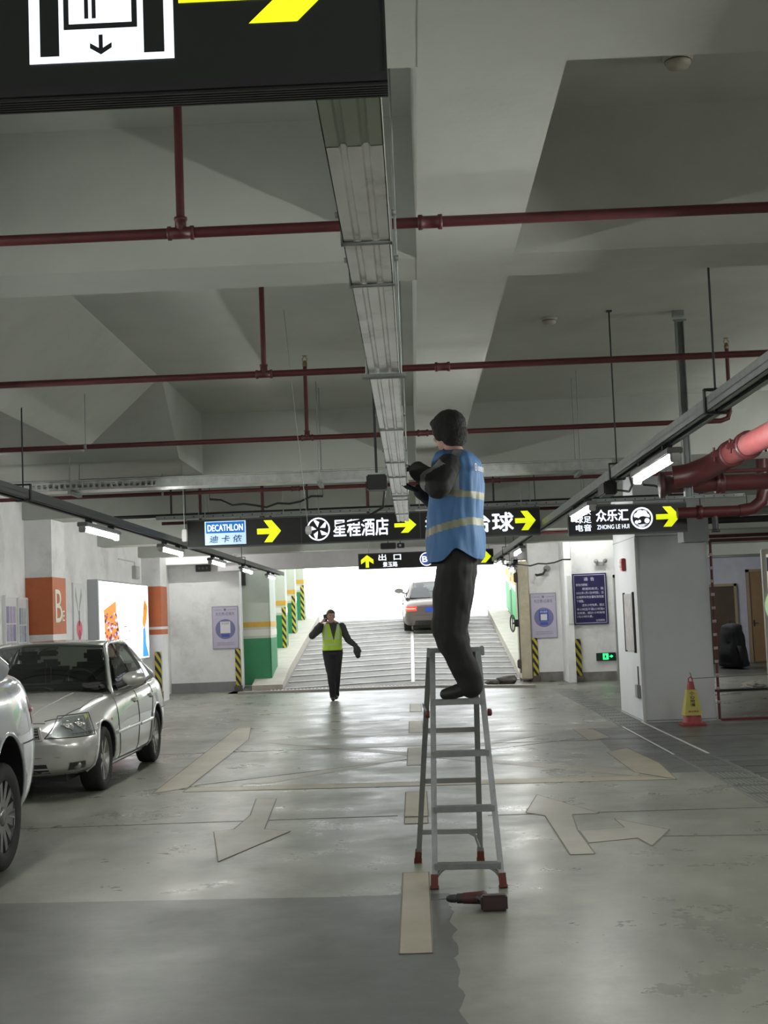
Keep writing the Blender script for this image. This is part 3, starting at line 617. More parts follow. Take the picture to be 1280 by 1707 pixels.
# ================================================================== SIGNS
def sign_case(name, label, x0, x1, y, z0, z1, th=.09, group=None, rods=True):
    s = thing(name, label, 'sign', ((x0+x1)/2, y, z0), group)
    b = MB().box(x0, x1, y, y+th, z0, z1).build('sign_case', signk, s)
    e = MB().box(x0-.004, x1+.004, y-.006, y+th, z1-.004, z1+.012).box(x0-.004, x1+.004, y-.006, y+th, z0-.012, z0+.004).box(x0-.006, x0, y-.004, y+th, z0, z1).box(x1, x1+.006, y-.004, y+th, z0, z1)
    e.build('sign_frame', signedge, s)
    if rods:
        r = MB()
        for x in (x0+.2, x1-.2): r.tube([(x, y+th/2, z1), (x, y+th/2, 3.8)], .006, 6)
        r.build('hanger_rod', galvd, s)
    return s
Y = 16.0; yf = Y-.003
G = 'hanging black signs with yellow arrows'
# left: sport shop
s = sign_case('hanging_sign', 'hanging black sign with blue and white shop panel, leftmost of the row', -2.61, -1.29, Y, 2.45, 2.76, group=G)
b = MB(); flat(b, rect(-2.41, -1.93, 2.47, 2.745), yf, 0); flat(b, rect(-2.395, -1.945, 2.605, 2.735), yf-.002, 1)
b.build('shop_panel', [lit_pale, lit_blue], s)
b = MB(); text(b, 'DECATHLON', -2.375, -1.965, 2.63, 2.705, yf-.004, 0, .02); text(b, '迪 卡 侬', -2.36, -1.98, 2.495, 2.58, yf-.004, 1, .015, shear=.15)
b.build('lettering', [lit_white, M('blue_ink', (.02, .09, .28), .5)], s)
b = MB(); flat(b, arrow_r(-1.80, -1.52, 2.478, 2.735), yf); b.build('arrow', lit_yel, s)
# middle: hotel
s = sign_case('hanging_sign', 'hanging black sign with white hotel name, middle of the row of three', -1.28, .095, Y, 2.45, 2.76, group=G)
b = MB(); cx, cz = -1.085, 2.607; ring(b, cx, cz, .118, .135, yf, 0)
for k in range(5):
    a = math.radians(40 + 72*k); c, sn = math.cos(a), math.sin(a)
    pt = lambda u, v: (cx + u*c - v*sn, cz + u*sn + v*c)
    flat(b, [pt(.022, 0), pt(.07, -.042), pt(.112, -.012), pt(.112, .012)], yf, 0)
b.build('round_emblem', lit_white, s)
b = MB(); text(b, '星程酒店', -.91, -.27, 2.51, 2.71, yf, 0, .02); b.build('lettering', lit_white, s)
b = MB(); flat(b, arrow_r(-.20, .055, 2.525, 2.705), yf); b.build('arrow', lit_yel, s)
# right: billiards
s = sign_case('hanging_sign', 'hanging black sign with billiards lettering, partly behind the worker', .105, 1.485, Y, 2.45, 2.76, group=G)
b = MB(); text(b, '乔氏台球', .16, 1.18, 2.50, 2.715, yf, 0, .03); b.build('lettering', lit_white, s)
b = MB(); flat(b, arrow_r(1.20, 1.44, 2.50, 2.725), yf); b.build('arrow', lit_yel, s)
# far right
s = sign_case('hanging_sign', 'separate hanging black sign with round white emblem before the pillar', 1.82, 3.18, Y, 2.42, 2.745, group=G)
b = MB()
for r, (l, z) in enumerate((('K歌', 2.65), ('球足', 2.555), ('电音', 2.46))): text(b, l, 1.90, 2.08, z, z+.078, yf, 0, .025)
text(b, '众乐汇', 2.14, 2.51, 2.565, 2.70, yf, 0, .035); text(b, 'ZHONG LE HUI', 2.145, 2.515, 2.475, 2.525, yf, 0, .02)
b.build('lettering', lit_white, s)
b = MB(); cx, cz = 2.665, 2.585; ring(b, cx, cz, .108, .128, yf, 0)
for k, (dx, dz, r) in enumerate(((-.055, .030, .036), (-.018, .058, .040), (.028, .055, .038), (.062, .022, .030))): flat(b, circ(cx+dx, cz+dz, r, 16), yf, 0)
flat(b, [(cx-.09, cz+.02), (cx-.03, cz+.0), (cx+.02, cz+.025), (cx+.09, cz+.005), (cx+.05, cz-.02), (cx-.0, cz-.005), (cx-.05, cz-.03)], yf-.001, 1)
flat(b, circ(cx+.058, cz-.030, .030, 14), yf-.002, 0); flat(b, circ(cx-.062, cz-.044, .022, 14), yf-.002, 0); flat(b, circ(cx-.028, cz-.036, .018, 12), yf-.002, 0)
for k in range(3): flat(b, [(cx-.075+.02*k, cz-.066-.013*k), (cx-.03, cz-.082-.011*k), (cx+.02, cz-.076-.011*k), (cx+.075-.02*k, cz-.066-.013*k), (cx+.02, cz-.069-.011*k), (cx-.03, cz-.074-.011*k)], yf, 0)
b.build('round_emblem', [lit_white, signk], s)
b = MB(); flat(b, arrow_r(2.83, 3.11, 2.475, 2.71), yf); b.build('arrow', lit_yel, s)
# exit sign before the ramp
s = sign_case('hanging_sign', 'small hanging exit sign with up arrow over the ramp opening', -1.045, 1.54, 26.5, 2.49, 2.77)
yf2 = 26.497
b = MB(); flat(b, arrow_u(-1.0, -.76, 2.51, 2.75), yf2); b.build('arrow', lit_yel, s); b = MB(); flat(b, arrow_r(1.22, 1.50, 2.52, 2.75), yf2); b.build('arrow', lit_yel, s)
b = MB(); text(b, '出  口', -.66, -.23, 2.635, 2.755, yf2, 0, .025); text(b, '景玉路', -.58, -.30, 2.51, 2.605, yf2, 0, .02); b.build('lettering', lit_white, s)
b = MB(); flat(b, circ(.26, 2.63, .13), yf2, 0); flat(b, circ(.26, 2.63, .112), yf2-.002, 1); text(b, 'B1', .18, .34, 2.575, 2.685, yf2-.004, 0, .03); b.build('level_badge', [lit_white, lit_navy], s)
dv = thing('ceiling_box', 'small dark device box hanging above the exit sign', 'device box', (-.33, 22.5, 2.66))
MB().bbox(-.52, -.27, 22.5, 22.7, 2.66, 2.76, .01).bbox(-.25, -.13, 22.5, 22.7, 2.67, 2.75, .008).build('box_body', blackp, dv)
MB().tube([(-.4, 22.6, 2.76), (-.4, 22.6, 3.8)], .008, 6).tube([(-.2, 22.6, 2.75), (-.2, 22.6, 3.8)], .008, 6).build('hanger_rod', darkm, dv)
MB().tube([(-.2, 22.49, 2.71), (-.2, 22.5, 2.71)], .02, 12).build('lens', M('lens_grey', (.4, .4, .42), .3), dv)

# near sign, cut by the top of the frame
s = thing('lift_sign', 'large black overhead lift sign with white pictogram nearest the camera', 'sign', (-.5, 1.95, 2.35))
x0, x1, z0, z1 = -1.3, -.012, 2.345, 2.80
MB().box(x0, x1, 1.95, 2.005, z0+.01, z1).build('sign_case', signk, s)
b = MB().box(x0, x1+.003, 1.944, 2.008, z0-.002, z0+.012).box(x0, x1+.003, 1.944, 2.008, z1, z1+.02).box(x1, x1+.003, 1.947, 2.006, z0, z1)
for k in range(6): b.box(x0, x1+.003, 1.950+k*.009, 1.955+k*.009, z0-.006, z0)
b.build('sign_frame', M('sign_extrusion', (.035, .036, .038), .35, .5), s)
b = MB(); yn = 1.948
for ox in (0, -.262):
    # white plate, black bars, cabin frame, figures, arrow
    flat(b, rect(-.530+ox, -.318+ox, 2.392, 2.70), yn, 0)
    flat(b, rect(-.514+ox, -.486+ox, 2.402, 2.68), yn-.0008, 1); flat(b, rect(-.362+ox, -.332+ox, 2.402, 2.68), yn-.0008, 1)
    flat(b, rect(-.479+ox, -.371+ox, 2.441, 2.62), yn-.0008, 1); flat(b, rect(-.471+ox, -.379+ox, 2.449, 2.61), yn-.0016, 0)
    flat(b, rect(-.448+ox, -.442+ox, 2.456, 2.54), yn-.0024, 1); flat(b, rect(-.437+ox, -.431+ox, 2.456, 2.54), yn-.0024, 1)
    flat(b, circ(-.44+ox, 2.575, .013, 14), yn-.0024, 1); flat(b, rect(-.456+ox, -.424+ox, 2.53, 2.56), yn-.0024, 1)
    ax = -.425+ox
    flat(b, [(ax-.003, 2.432), (ax-.003, 2.412), (ax-.016, 2.420), (ax-.016, 2.412), (ax, 2.402), (ax+.016, 2.412), (ax+.016, 2.420), (ax+.003, 2.412), (ax+.003, 2.432)], yn-.0008, 1)
b.build('lift_pictogram', [lit_white, signk], s)
b = MB(); flat(b, [(-.02, 2.55), (-.128, 2.665), (-.205, 2.665), (-.125, 2.585), (-.30, 2.585), (-.30, 2.475), (-.125, 2.475), (-.208, 2.4385), (-.137, 2.4375)], yn)
b.v = []; b.f = []; b.m = []; b.sm = []
flat(b, [(-.02, 2.55), (-.137, 2.668), (-.208, 2.668), (-.12, 2.580), (-.31, 2.580), (-.31, 2.474), (-.17, 2.474), (-.208, 2.4385), (-.137, 2.4385)], yn)
b.build('arrow', lit_yel, s)
MB().tube([(-.3, 1.98, 2.81), (-.3, 1.98, 3.8)], .008, 6).tube([(-1.1, 1.98, 2.81), (-1.1, 1.98, 3.8)], .008, 6).build('hanger_rod', galvd, s)

# ================================================================== WALL FURNITURE
ink = M('grey_violet_ink', (.20, .18, .30), .6); paper = M('lilac_poster_paper', (.50, .47, .60), .5, var=.05); pap2 = M('white_paper', (.68, .68, .70), .5)
def pay_poster(x0, x1, y, z0, z1, label, dark):
    s = thing('payment_poster', label, 'poster', ((x0+x1)/2, y, z0), 'parking payment posters')
    w, h = x1-x0, z1-z0
    MB().box(x0, x1, y-.012, y, z0, z1).build('poster_sheet', paper, s)
    MB().box(x0-.012, x1+.012, y-.018, y, z1, z1+.014).box(x0-.012, x1+.012, y-.018, y, z0-.014, z0).box(x0-.012, x0, y-.018, y, z0, z1).box(x1, x1+.012, y-.018, y, z0, z1).build('poster_frame', M('poster_frame_metal', (.25, .25, .3), .4, .3), s)
    b = MB(); q = y-.014; cx = (x0+x1)/2; cz = z0+h*.46
    flat(b, circ(cx, cz, w*.40, 32, w*.40), q, 1)
    text(b, '先交费•后离车', x0+w*.12, x1-w*.12, z0+h*.79, z0+h*.87, q, 0, .01)
    flat(b, circ(cx, z0+h*.93, w*.05, 14), q, 0)
    for xa, xb in ((.05, .38), (.62, .95)): text(b, 'CARPARK', x0+w*xa, x0+w*xb, z0+h*.915, z0+h*.94, q, 0, .0)
    flat(b, rect(cx-w*.2, cx+w*.2, cz-w*.16, cz+w*.30), q-.001, 2 if not dark else 3)
    text(b, '停车缴费', cx-w*.15, cx+w*.15, cz+w*.18, cz+w*.27, q-.002, 0 if not dark else 2, .0)
    flat(b, rect(cx-w*.13, cx+w*.13, cz-w*.12, cz+w*.13), q-.002, 2)
    flat(b, rect(cx-w*.16, cx+w*.16, cz-w*.31, cz-w*.20), q-.001, 3)
    for k in range(2): text(b, '请提前缴费后驶离停车场', x0+w*.15, x1-w*.15, z0+h*(.07+.045*k), z0+h*(.10+.045*k), q, 0, .0)
    b.build('poster_print', [ink, M('violet_disc', (.17, .17, .33), .5), pap2, M('poster_blue', (.05, .09, .42), .5)], s)
pay_poster(-4.62, -4.05, 31.49, .98, 1.92, 'lilac payment poster on the plain wall left of the ramp opening', False)
pay_poster(2.58, 3.12, 30.79, .96, 1.93, 'lilac payment poster with dark blue square right of the ramp opening', True)
# notice board
s = thing('notice_board', 'navy blue parking notice board with white text near the grey door', 'notice board', (3.78, 29.98, 1.22))
x0, x1, z0, z1, y = 3.42, 4.16, 1.22, 2.32, 29.99
MB().bbox(x0, x1, y-.03, y, z0, z1, .004).build('board_panel', M('navy_board', (.022, .018, .085), .4), s)
b = MB(); q = y-.032; w = x1-x0; h = z1-z0
for a, c, d, e in ((.04, .96, .965, .975), (.04, .96, .025, .035), (.04, .055, .025, .975), (.945, .96, .025, .975)): flat(b, rect(x0+w*a, x0+w*c, z0+h*d, z0+h*e), q, 0)
rows = [('通  告', .34, .64, .855, .925), ('尊敬的顾客：', .10, .46, .755, .805), ('根据民政况，我', .28, .90, .675, .725), ('2022年1月1日0时起，且', .10, .90, .595, .645), ('在城停车场全量标准恢复', .10, .90, .515, .565), ('下调整。', .10, .32, .435, .485), ('进车小时免费，超过', .26, .90, .355, .405), ('半小时后不满2小时每4', .10, .90, .275, .325), ('元收费，超过1小时每增', .10, .90, .205, .25), ('1元/小时计费。', .10, .56, .135, .18), ('公司停车', .64, .90, .055, .10)]
for tx, a, c, d, e in rows: text(b, tx, x0+w*a, x0+w*c, z0+h*d, z0+h*e, q, 0, .012)
b.build('lettering', M('notice_white', (.62, .62, .72), .5), s)
# conduit channel beside it
o = tag(MB().box(3.29, 3.37, 29.76, 29.8, 1.25, 2.28).build('cable_duct', M('cable_duct_plastic', (.55, .57, .55), .6)), 'pale plastic cable duct beside the navy notice board', 'cable duct')
# green running man exit light
s = thing('exit_light', 'small green lit emergency exit light low beside the grey door', 'exit light', (4.08, 29.96, .43))
MB().bbox(3.86, 4.28, 29.95, 29.99, .43, .60, .005).build('light_case', M('exit_dark_green', (.008, .035, .022), .35), s)
b = MB(); q = 29.948
flat(b, rect(4.00, 4.12, .455, .585), q, 0); flat(b, circ(4.045, .565, .013, 10), q-.001, 1)
flat(b, [(4.02, .475), (4.04, .50), (4.03, .54), (4.06, .55), (4.085, .53), (4.062, .515), (4.085, .49), (4.075, .47), (4.055, .498), (4.035, .47)], q-.001, 1)
flat(b, arrow_r(4.14, 4.22, .495, .55), q, 0)
b.build('exit_symbol', [lit_green, blackp], s)
# black warning lamp panel on the back wall
s = thing('signal_panel', 'small black three-lens signal panel high on the plain back wall', 'signal panel', (-4.8, 31.45, 2.75))
MB().bbox(-4.97, -4.63, 31.42, 31.49, 2.74, 2.90, .008).build('panel_case', blackp, s)
for x in (-4.89, -4.80, -4.71): MB().lathe((x, 31.42, 2.82), (0, -1, 0), [(.032, 0), (.032, .012), (.001, .006)], 12).build('lens', M('dim_lens', (.12, .12, .13), .3), s)
# meter box on left wall, light box adverts and boards
def wall_board(name, label, y0, y1, z0, z1, th, cat):
    s = thing(name, label, cat, (-5.6, (y0+y1)/2, z0))
    return s
s = wall_board('light_box', 'large glowing white advertising light box on the left wall', 23.57, 28.06, .95, 2.39, .1, 'light box')
MB().box(-5.598, -5.42, 23.57, 28.06, .9, 2.39).build('box_case', M('light_box_case', (.42, .43, .46), .5, .2), s)
b = MB(); q = -5.415
adw = M('advert_white', (.95, .95, 1.0), .4, emit=1.7, ecol=(.98, .98, 1.0))
flat(b, rect(23.66, 27.98, .93, 2.36), q, 0, FY); b.build('lit_face', adw, s)
b = MB(); q = -5.412
flat(b, [(23.95, 1.86), (24.95, 2.03), (24.98, 1.78), (25.2, 1.5), (25.15, .95), (24.1, .95), (24.02, 1.5)], q, 0, FY)
for i in range(90):
    y = random.uniform(24.0, 25.1); z = random.uniform(.96, 1.80); w = random.uniform(.04, .10); hh = random.uniform(.02, .045)
    flat(b, [(y-w, z), (y, z+hh), (y+w, z+.01), (y+.01, z-hh)], q+.002+.0001*i, random.choice((1, 1, 2, 2, 3)), FY)
AM = [M('ad_orange', (.8, .2, .02), .5, emit=.8, ecol=(.9, .23, .02)), M('ad_violet', (.2, .1, .4), .5), M('ad_lilac', (.7, .6, .9), .5, emit=.7, ecol=(.75, .65, 1)), M('ad_black', (.02, .02, .03), .5), M('ad_blue', (.03, .25, .8), .5, emit=.7, ecol=(.05, .3, .95)), M('ad_green', (.1, .3, .1), .5, emit=.2), M('ad_grey', (.6, .6, .6), .5)]
b.build('advert_spotted_patch', AM, s); b = MB()
flat(b, [(27.35, 1.60), (27.5, 2.0), (27.62, 2.1), (27.9, 1.95), (27.8, 1.7), (27.55, 1.5)], q, 0, FY)
flat(b, [(27.4, 1.5), (27.65, 1.55), (27.7, 1.2), (27.95, .95), (27.3, .95)], q, 4, FY)
flat(b, [(27.55, 1.9), (27.65, 2.05), (27.68, 1.85)], q+.003, 5, FY)
b.build('advert_blue_figure', AM, s); b = MB()
for k, (y0, y1, z) in enumerate(((25.6, 25.9, 1.55), (26.0, 26.2, 1.47), (25.6, 25.9, 1.3), (25.9, 26.15, 1.15))): flat(b, rect(y0, y1, z, z+.02), q, 6, FY)
b.build('advert_print', [M('ad_orange', (.8, .2, .02), .5, emit=.8, ecol=(.9, .23, .02)), M('ad_violet', (.2, .1, .4), .5), M('ad_lilac', (.7, .6, .9), .5, emit=.7, ecol=(.75, .65, 1)), M('ad_black', (.02, .02, .03), .5), M('ad_blue', (.03, .25, .8), .5, emit=.7, ecol=(.05, .3, .95)), M('ad_green', (.1, .3, .1), .5, emit=.2), M('ad_grey', (.6, .6, .6), .5)], s)
s = wall_board('wall_poster', 'narrow white poster with a pink flower between the orange pillar and light box', 22.49, 23.18, 1.3, 2.31, .03, 'poster')
MB().box(-5.6, -5.57, 22.49, 23.18, 1.2, 2.31).build('poster_sheet', pap2, s)
b = MB(); q = -5.568
flat(b, [(22.62, 2.25), (22.75, 1.95), (22.82, 1.75), (22.72, 1.9), (22.58, 2.1)], q, 0, FY); flat(b, [(23.0, 2.25), (22.85, 1.95), (22.80, 1.7), (22.9, 1.9), (23.05, 2.1)], q, 0, FY)
flat(b, circ(22.84, 1.55, .20, 20, .14), q+.001, 1, FY); flat(b, circ(22.84, 1.45, .10, 16, .09), q+.002, 2, FY); flat(b, rect(22.81, 22.87, 1.6, 1.85), q+.001, 3, FY)
b.build('poster_print', [M('leaf_grey_green', (.3, .36, .28), .5), M('flower_pink', (.75, .12, .2), .5), M('flower_red', (.5, .02, .08), .5), M('stem_dark', (.08, .08, .08), .5)], s)
for i, (y0, y1, z1, lab, c) in enumerate(((18.68, 19.24, 2.02, 'white framed notice board with lilac leaflets at the far left', (.36, .32, .46)), (19.3, 19.74, 2.0, 'pale blue notice board with leaflets beside the orange pillar', (.38, .46, .5)))):
    s = wall_board('notice_board', lab, y0, y1, 1.0, z1, .03, 'notice board')
    MB().box(-5.6, -5.57, y0, y1, .9, z1).build('board_panel', pap2, s)
    b = MB(); q = -5.567
    for r in range(4):
        for k in range(3):
            ya = y0+.04+k*(y1-y0-.08)/3; flat(b, rect(ya+.01, ya+(y1-y0-.08)/3-.01, z1-.12-.25*(r+1)+.02, z1-.12-.25*r), q, 1 if (r+k) % 3 else 2, FY)
    b.build('leaflet', [pap2, M('leaflet%d' % i, c, .5, var=.3, scale=20), M('leaflet_dark%d' % i, (c[0]*.6, c[1]*.6, c[2]*.8), .5, var=.3, scale=20)], s)
    MB().box(-5.6, -5.55, y0-.02, y0, .9, z1+.02).box(-5.6, -5.55, y1, y1+.02, .9, z1+.02).box(-5.6, -5.55, y0, y1, z1, z1+.03).build('board_frame', M('white_frame', (.75, .75, .75), .4), s)
s = wall_board('meter_box', 'small grey meter box high on the left wall near the far pillar', 26.9, 27.3, 2.45, 2.8, .08, 'meter box')
MB().bbox(-5.6, -5.52, 27.35, 27.75, 2.5, 2.76, .008).build('box_body', M('meter_grey', (.5, .5, .5), .5), s)
MB().bbox(-5.525, -5.515, 27.42, 27.68, 2.54, 2.72, .003).build('box_door', M('meter_door', (.56, .56, .56), .5), s)
MB().tube([(-5.57, 26.0, 2.84), (-5.57, 27.5, 2.84), (-5.57, 27.5, 2.76)], .012, 8).build('conduit', M('conduit_white', (.6, .6, .6), .5), s)
# hazard corner guards
def guard(x0, x1, y, z1, label, base=True):
    s = thing('corner_guard', label, 'corner guard', ((x0+x1)/2, y, 0), 'yellow and black corner guards')
    MB().bbox(x0, x1, y-.035, y, .12, z1, .008).build('striped_strip', hazard, s)
    if base: MB().bbox(x0-.03, x1+.03, y-.10, y, 0, .13, .01).build('foot_block', M('guard_foot', (.10, .085, .075), .7), s)
guard(-5.36, -5.23, 28.29, 1.02, 'yellow and black corner guard on the far orange pillar')
guard(-4.12, -4.0, 31.42, .96, 'yellow and black corner guard at the left edge of the ramp opening')
guard(2.56, 2.68, 30.76, .96, 'yellow and black corner guard at the right edge of the ramp opening')
guard(3.41, 3.54, 29.96, .92, 'yellow and black corner guard below the navy notice board')
o = thing('concrete_block', 'brown concrete block at the foot of the far orange pillar', 'concrete block', (-5.35, 28.1, 0))
MB().bbox(-5.55, -5.17, 27.92, 28.16, 0, .24, .02).build('block_body', M('brown_concrete', (.24, .17, .13), .8, var=.15), o)
# blast door leaf folded open at the right of the ramp opening
s = thing('blast_door', 'thick beige steel blast door with handwheel, folded open right of the ramp', 'door leaf', (2.45, 31.0, 0))
bei = M('beige_door_paint', (.46, .42, .31), .6, var=.15, scale=3, dirt=(.25, .2, .14), dscale=2, damt=.6)
MB().bbox(2.30, 2.53, 30.6, 31.5, .06, 2.66, .02).build('door_slab', bei, s)
MB().tube([(2.30, 30.75, .2), (2.30, 30.75, 2.5)], .025, 8).build('hinge_post', darkm, s)
w = MB().lathe((2.16, 30.9, 1.30), (1, .2, 0), [(.19, -.015), (.205, 0), (.19, .015), (.175, 0)], 24, closed=True)
for k in range(4): a = k*math.pi/2; w.tube([(2.16, 30.9, 1.30), (2.16, 30.9+.19*math.cos(a), 1.30+.19*math.sin(a))], .01, 6)
w.tube([(2.16, 30.9, 1.3), (2.31, 30.9, 1.3)], .02, 8); w.build('handwheel', darkm, s)
MB().bbox(2.2, 2.32, 30.82, 31.0, 1.22, 1.38, .02).build('lock_case', darkm, s)
MB().bbox(2.22, 2.32, 30.65, 30.85, 2.2, 2.42, .02).bbox(2.22, 2.32, 30.65, 30.85, .3, .5, .02).build('hinge_block', M('rusty_dark', (.09, .07, .06), .8), s)
for i, (x, y, r, lab) in enumerate(((1.95, 30.3, .17, 'dark rock at the right foot of the ramp, larger of the two'), (1.62, 30.15, .11, 'dark rock at the right foot of the ramp, smaller of the two'))):
    bm = bmesh.new(); bmesh.ops.create_icosphere(bm, subdivisions=2, radius=1)
    for q in bm.verts: q.co *= 1 + .35*noise.noise(q.co*1.7 + Vector((i*5, 0, 0)))
    tag(MB().bm(bm, 0, False, Matrix.Translation((x, y, r*.45)) @ Matrix.Diagonal((r*1.5, r, r*.6, 1))).build('rock', M('dark_rock', (.10, .09, .08), .9, bump=.4, bscale=20)), lab, 'rock')
# things on the pillar's left face
s = thing('paper_notice', 'long framed paper notice on the left face of the pillar', 'notice', (3.0, 19.6, .9))
MB().box(3.01, 3.03, 19.2, 20.0, .95, 1.75).build('notice_sheet', M('grey_notice_paper', (.40, .38, .38), .6, var=.25, scale=9), s)
MB().box(3.0, 3.03, 19.17, 19.2, .93, 1.77).box(3.0, 3.03, 20.0, 20.03, .93, 1.77).build('notice_frame', darkm, s)
s = thing('fire_alarm', 'small red fire alarm on the pillar edge below the right sign', 'fire alarm', (3.02, 19.9, 2.15))
MB().bbox(2.97, 3.03, 19.75, 19.95, 2.08, 2.26, .01).build('alarm_case', M('alarm_red', (.3, .02, .02), .4), s)
MB().lathe((2.97, 19.85, 2.17), (-1, 0, 0), [(.05, 0), (.04, .02), (.001, .025)], 12).build('alarm_lens', M('alarm_pale', (.7, .6, .6), .3), s)
s = thing('socket_box', 'small grey socket box low on the left face of the pillar', 'socket', (3.02, 19.0, .35))
MB().bbox(2.98, 3.03, 19.0, 19.2, .32, .50, .008).build('box_body', M('socket_grey', (.25, .26, .26), .5), s)
MB().tube([(3.02, 19.1, .5), (3.02, 19.1, .75)], .008, 6).build('conduit', darkm, s)
# security camera and pipes on the right wall
s = thing('security_camera', 'small security camera on a curved arm over the right poster', 'camera', (2.9, 30.7, 2.45))
MB().tube([(2.72, 30.78, 2.36), (2.72, 30.6, 2.34), (2.85, 30.5, 2.36), (2.92, 30.5, 2.46)], .025, 8).build('arm', darkm, s)
MB().lathe((2.95, 30.6, 2.48), (0, -1, 0), [(.001, -.1), (.07, -.1), (.07, .05), (.05, .08), (.001, .06)], 14).build('camera_body', M('camera_grey', (.2, .2, .2), .5), s)
s = thing('wall_lamp', 'small emergency twin spotlight on the wall above the navy board', 'lamp', (4.05, 29.9, 2.5))
MB().bbox(3.95, 4.12, 29.9, 29.99, 2.48, 2.56, .01).build('lamp_case', M('spot_grey', (.3, .3, .3), .5), s)
for x in (3.95, 4.13): MB().lathe((x, 29.88, 2.58), (.3 if x > 4 else -.3, -1, -.2), [(.03, -.03), (.05, .03), (.001, .025)], 12).build('spot_head', M('spot_grey', (.3, .3, .3), .5), s)
# coloured standing panel at the right edge, covered thing by the dark door, cone
s = thing('display_panel', 'tall white framed display panel with pastel print at the right edge', 'display panel', (5.2, 19.9, 0))
MB().bbox(5.0, 6.1, 19.9, 20.0, .10, 2.32, .01).build('panel_case', M('panel_white', (.72, .7, .62), .4), s)
b = MB(); q = 19.897
flat(b, rect(5.06, 6.04, .2, 2.24), q, 0); flat(b, rect(5.06, 6.04, 2.0, 2.2), q-.001, 1); flat(b, circ(5.3, 1.5, .3), q-.001, 2); flat(b, circ(5.5, .9, .4), q-.002, 3); flat(b, rect(5.06, 6.04, .2, .5), q-.001, 4)
b.build('panel_print', [M('pp_cream', (.75, .72, .55), .5, emit=.45), M('pp_blue', (.15, .2, .35), .5), M('pp_green', (.45, .65, .35), .5, emit=.45), M('pp_pink', (.7, .5, .45), .5, emit=.45), M('pp_dgreen', (.05, .3, .15), .5)], s)
MB().box(5.05, 5.15, 19.8, 20.1, 0, .1).box(5.95, 6.05, 19.8, 20.1, 0, .1).build('foot', darkm, s)
s = thing('covered_motorbike', 'dark cloth covered bike shape before the dark brown door', 'covered bike', (7.6, 33.5, 0))
bm = bmesh.new(); bmesh.ops.create_uvsphere(bm, u_segments=24, v_segments=14, radius=1)
for q in bm.verts:
    z = q.co.z; c_ = max(.45, math.hypot(q.co.x, q.co.y)); q.co = Vector((q.co.x/c_*(.27-.05*z), q.co.y/c_*(.62-.2*z), .54 + z*.54)); n_ = noise.noise(q.co*4); q.co.x += n_*.06; q.co.y += n_*.05; q.co.z = max(.0, q.co.z)
MB().bm(bm, 0, True, Matrix.Translation((7.62, 33.6, 0))).build('cover_cloth', M('black_cloth', (.02, .021, .024), .85), s)
MB().lathe((7.62, 33.0, .28), (1, 0, 0), [(.24, -.05), (.28, -.03), (.28, .03), (.24, .05)], 20).build('wheel', rubber, s)
for x, y, lab, r in ((6.15, 25.6, 'crumpled pale plastic bag on the floor of the side bay', .12),):
    bm = bmesh.new(); bmesh.ops.create_icosphere(bm, subdivisions=3, radius=1)
    for q in bm.verts: q.co *= 1 + .5*noise.noise(q.co*2.3)
    tag(MB().bm(bm, 0, False, Matrix.Translation((x, y, .05)) @ Matrix.Diagonal((r*1.7, r, .07, 1))).build('plastic_bag', M('bag_pale', (.5, .48, .44), .6)), lab, 'bag')
s = thing('traffic_cone', 'red traffic cone with yellow lettered sleeve in front of the pillar', 'cone', (3.56, 18.25, 0))
cr = M('cone_red', (.36, .06, .06), .5, var=.1, scale=6)
b = MB().bbox(3.40, 3.72, 18.09, 18.41, 0, .035, .012).lathe((3.56, 18.25, 0), (0, 0, 1), [(.14, .03), (.125, .05), (.045, .52), (.04, .56), (.001, .565)], 24); b.build('cone_body', cr, s)
sq = lambda r, z: [(3.56 + r*c, 18.25 + r*d, z) for c, d in ((-1, -1), (1, -1), (1, 1), (-1, 1))]
b = MB(); A = sq(.115, .13); B = sq(.060, .46); b.add(A+B, [(0, 1, 5, 4), (1, 2, 6, 5), (2, 3, 7, 6), (3, 0, 4, 7)])
b.build('yellow_sleeve', M('sleeve_yellow', (.52, .46, .10), .5, var=.08, scale=8), s)
b = MB(); fn = lambda a, z, t: (3.56 + a, 18.25 - (.115 - (z-.13)/.33*.055) - .003, z)
for k, ch in enumerate('小心地滑'): text(b, ch, -.030, .030, .395-.050*k, .437-.050*k, 0, 0, .02, fn)
text(b, '请勿停车', -.07, .07, .17, .195, 0, 1, .02, fn); b.build('lettering', [blackp, M('sleeve_red', (.4, .03, .03), .5)], s)
MB().tube([(3.535, 18.25, .56), (3.535, 18.25, .60), (3.56, 18.25, .625), (3.585, 18.25, .60), (3.585, 18.25, .56)], .008, 8).build('top_ring', cr, s)
MB().tube([(3.585, 18.25, .60), (3.56, 18.25, .68)], .006, 6).tube([(3.57, 18.25, .60), (4.2, 18.35, .61), (9, 18.6, .62)], .005, 6).build('barrier_cord', M('grey_cord', (.2, .18, .17), .7), s)

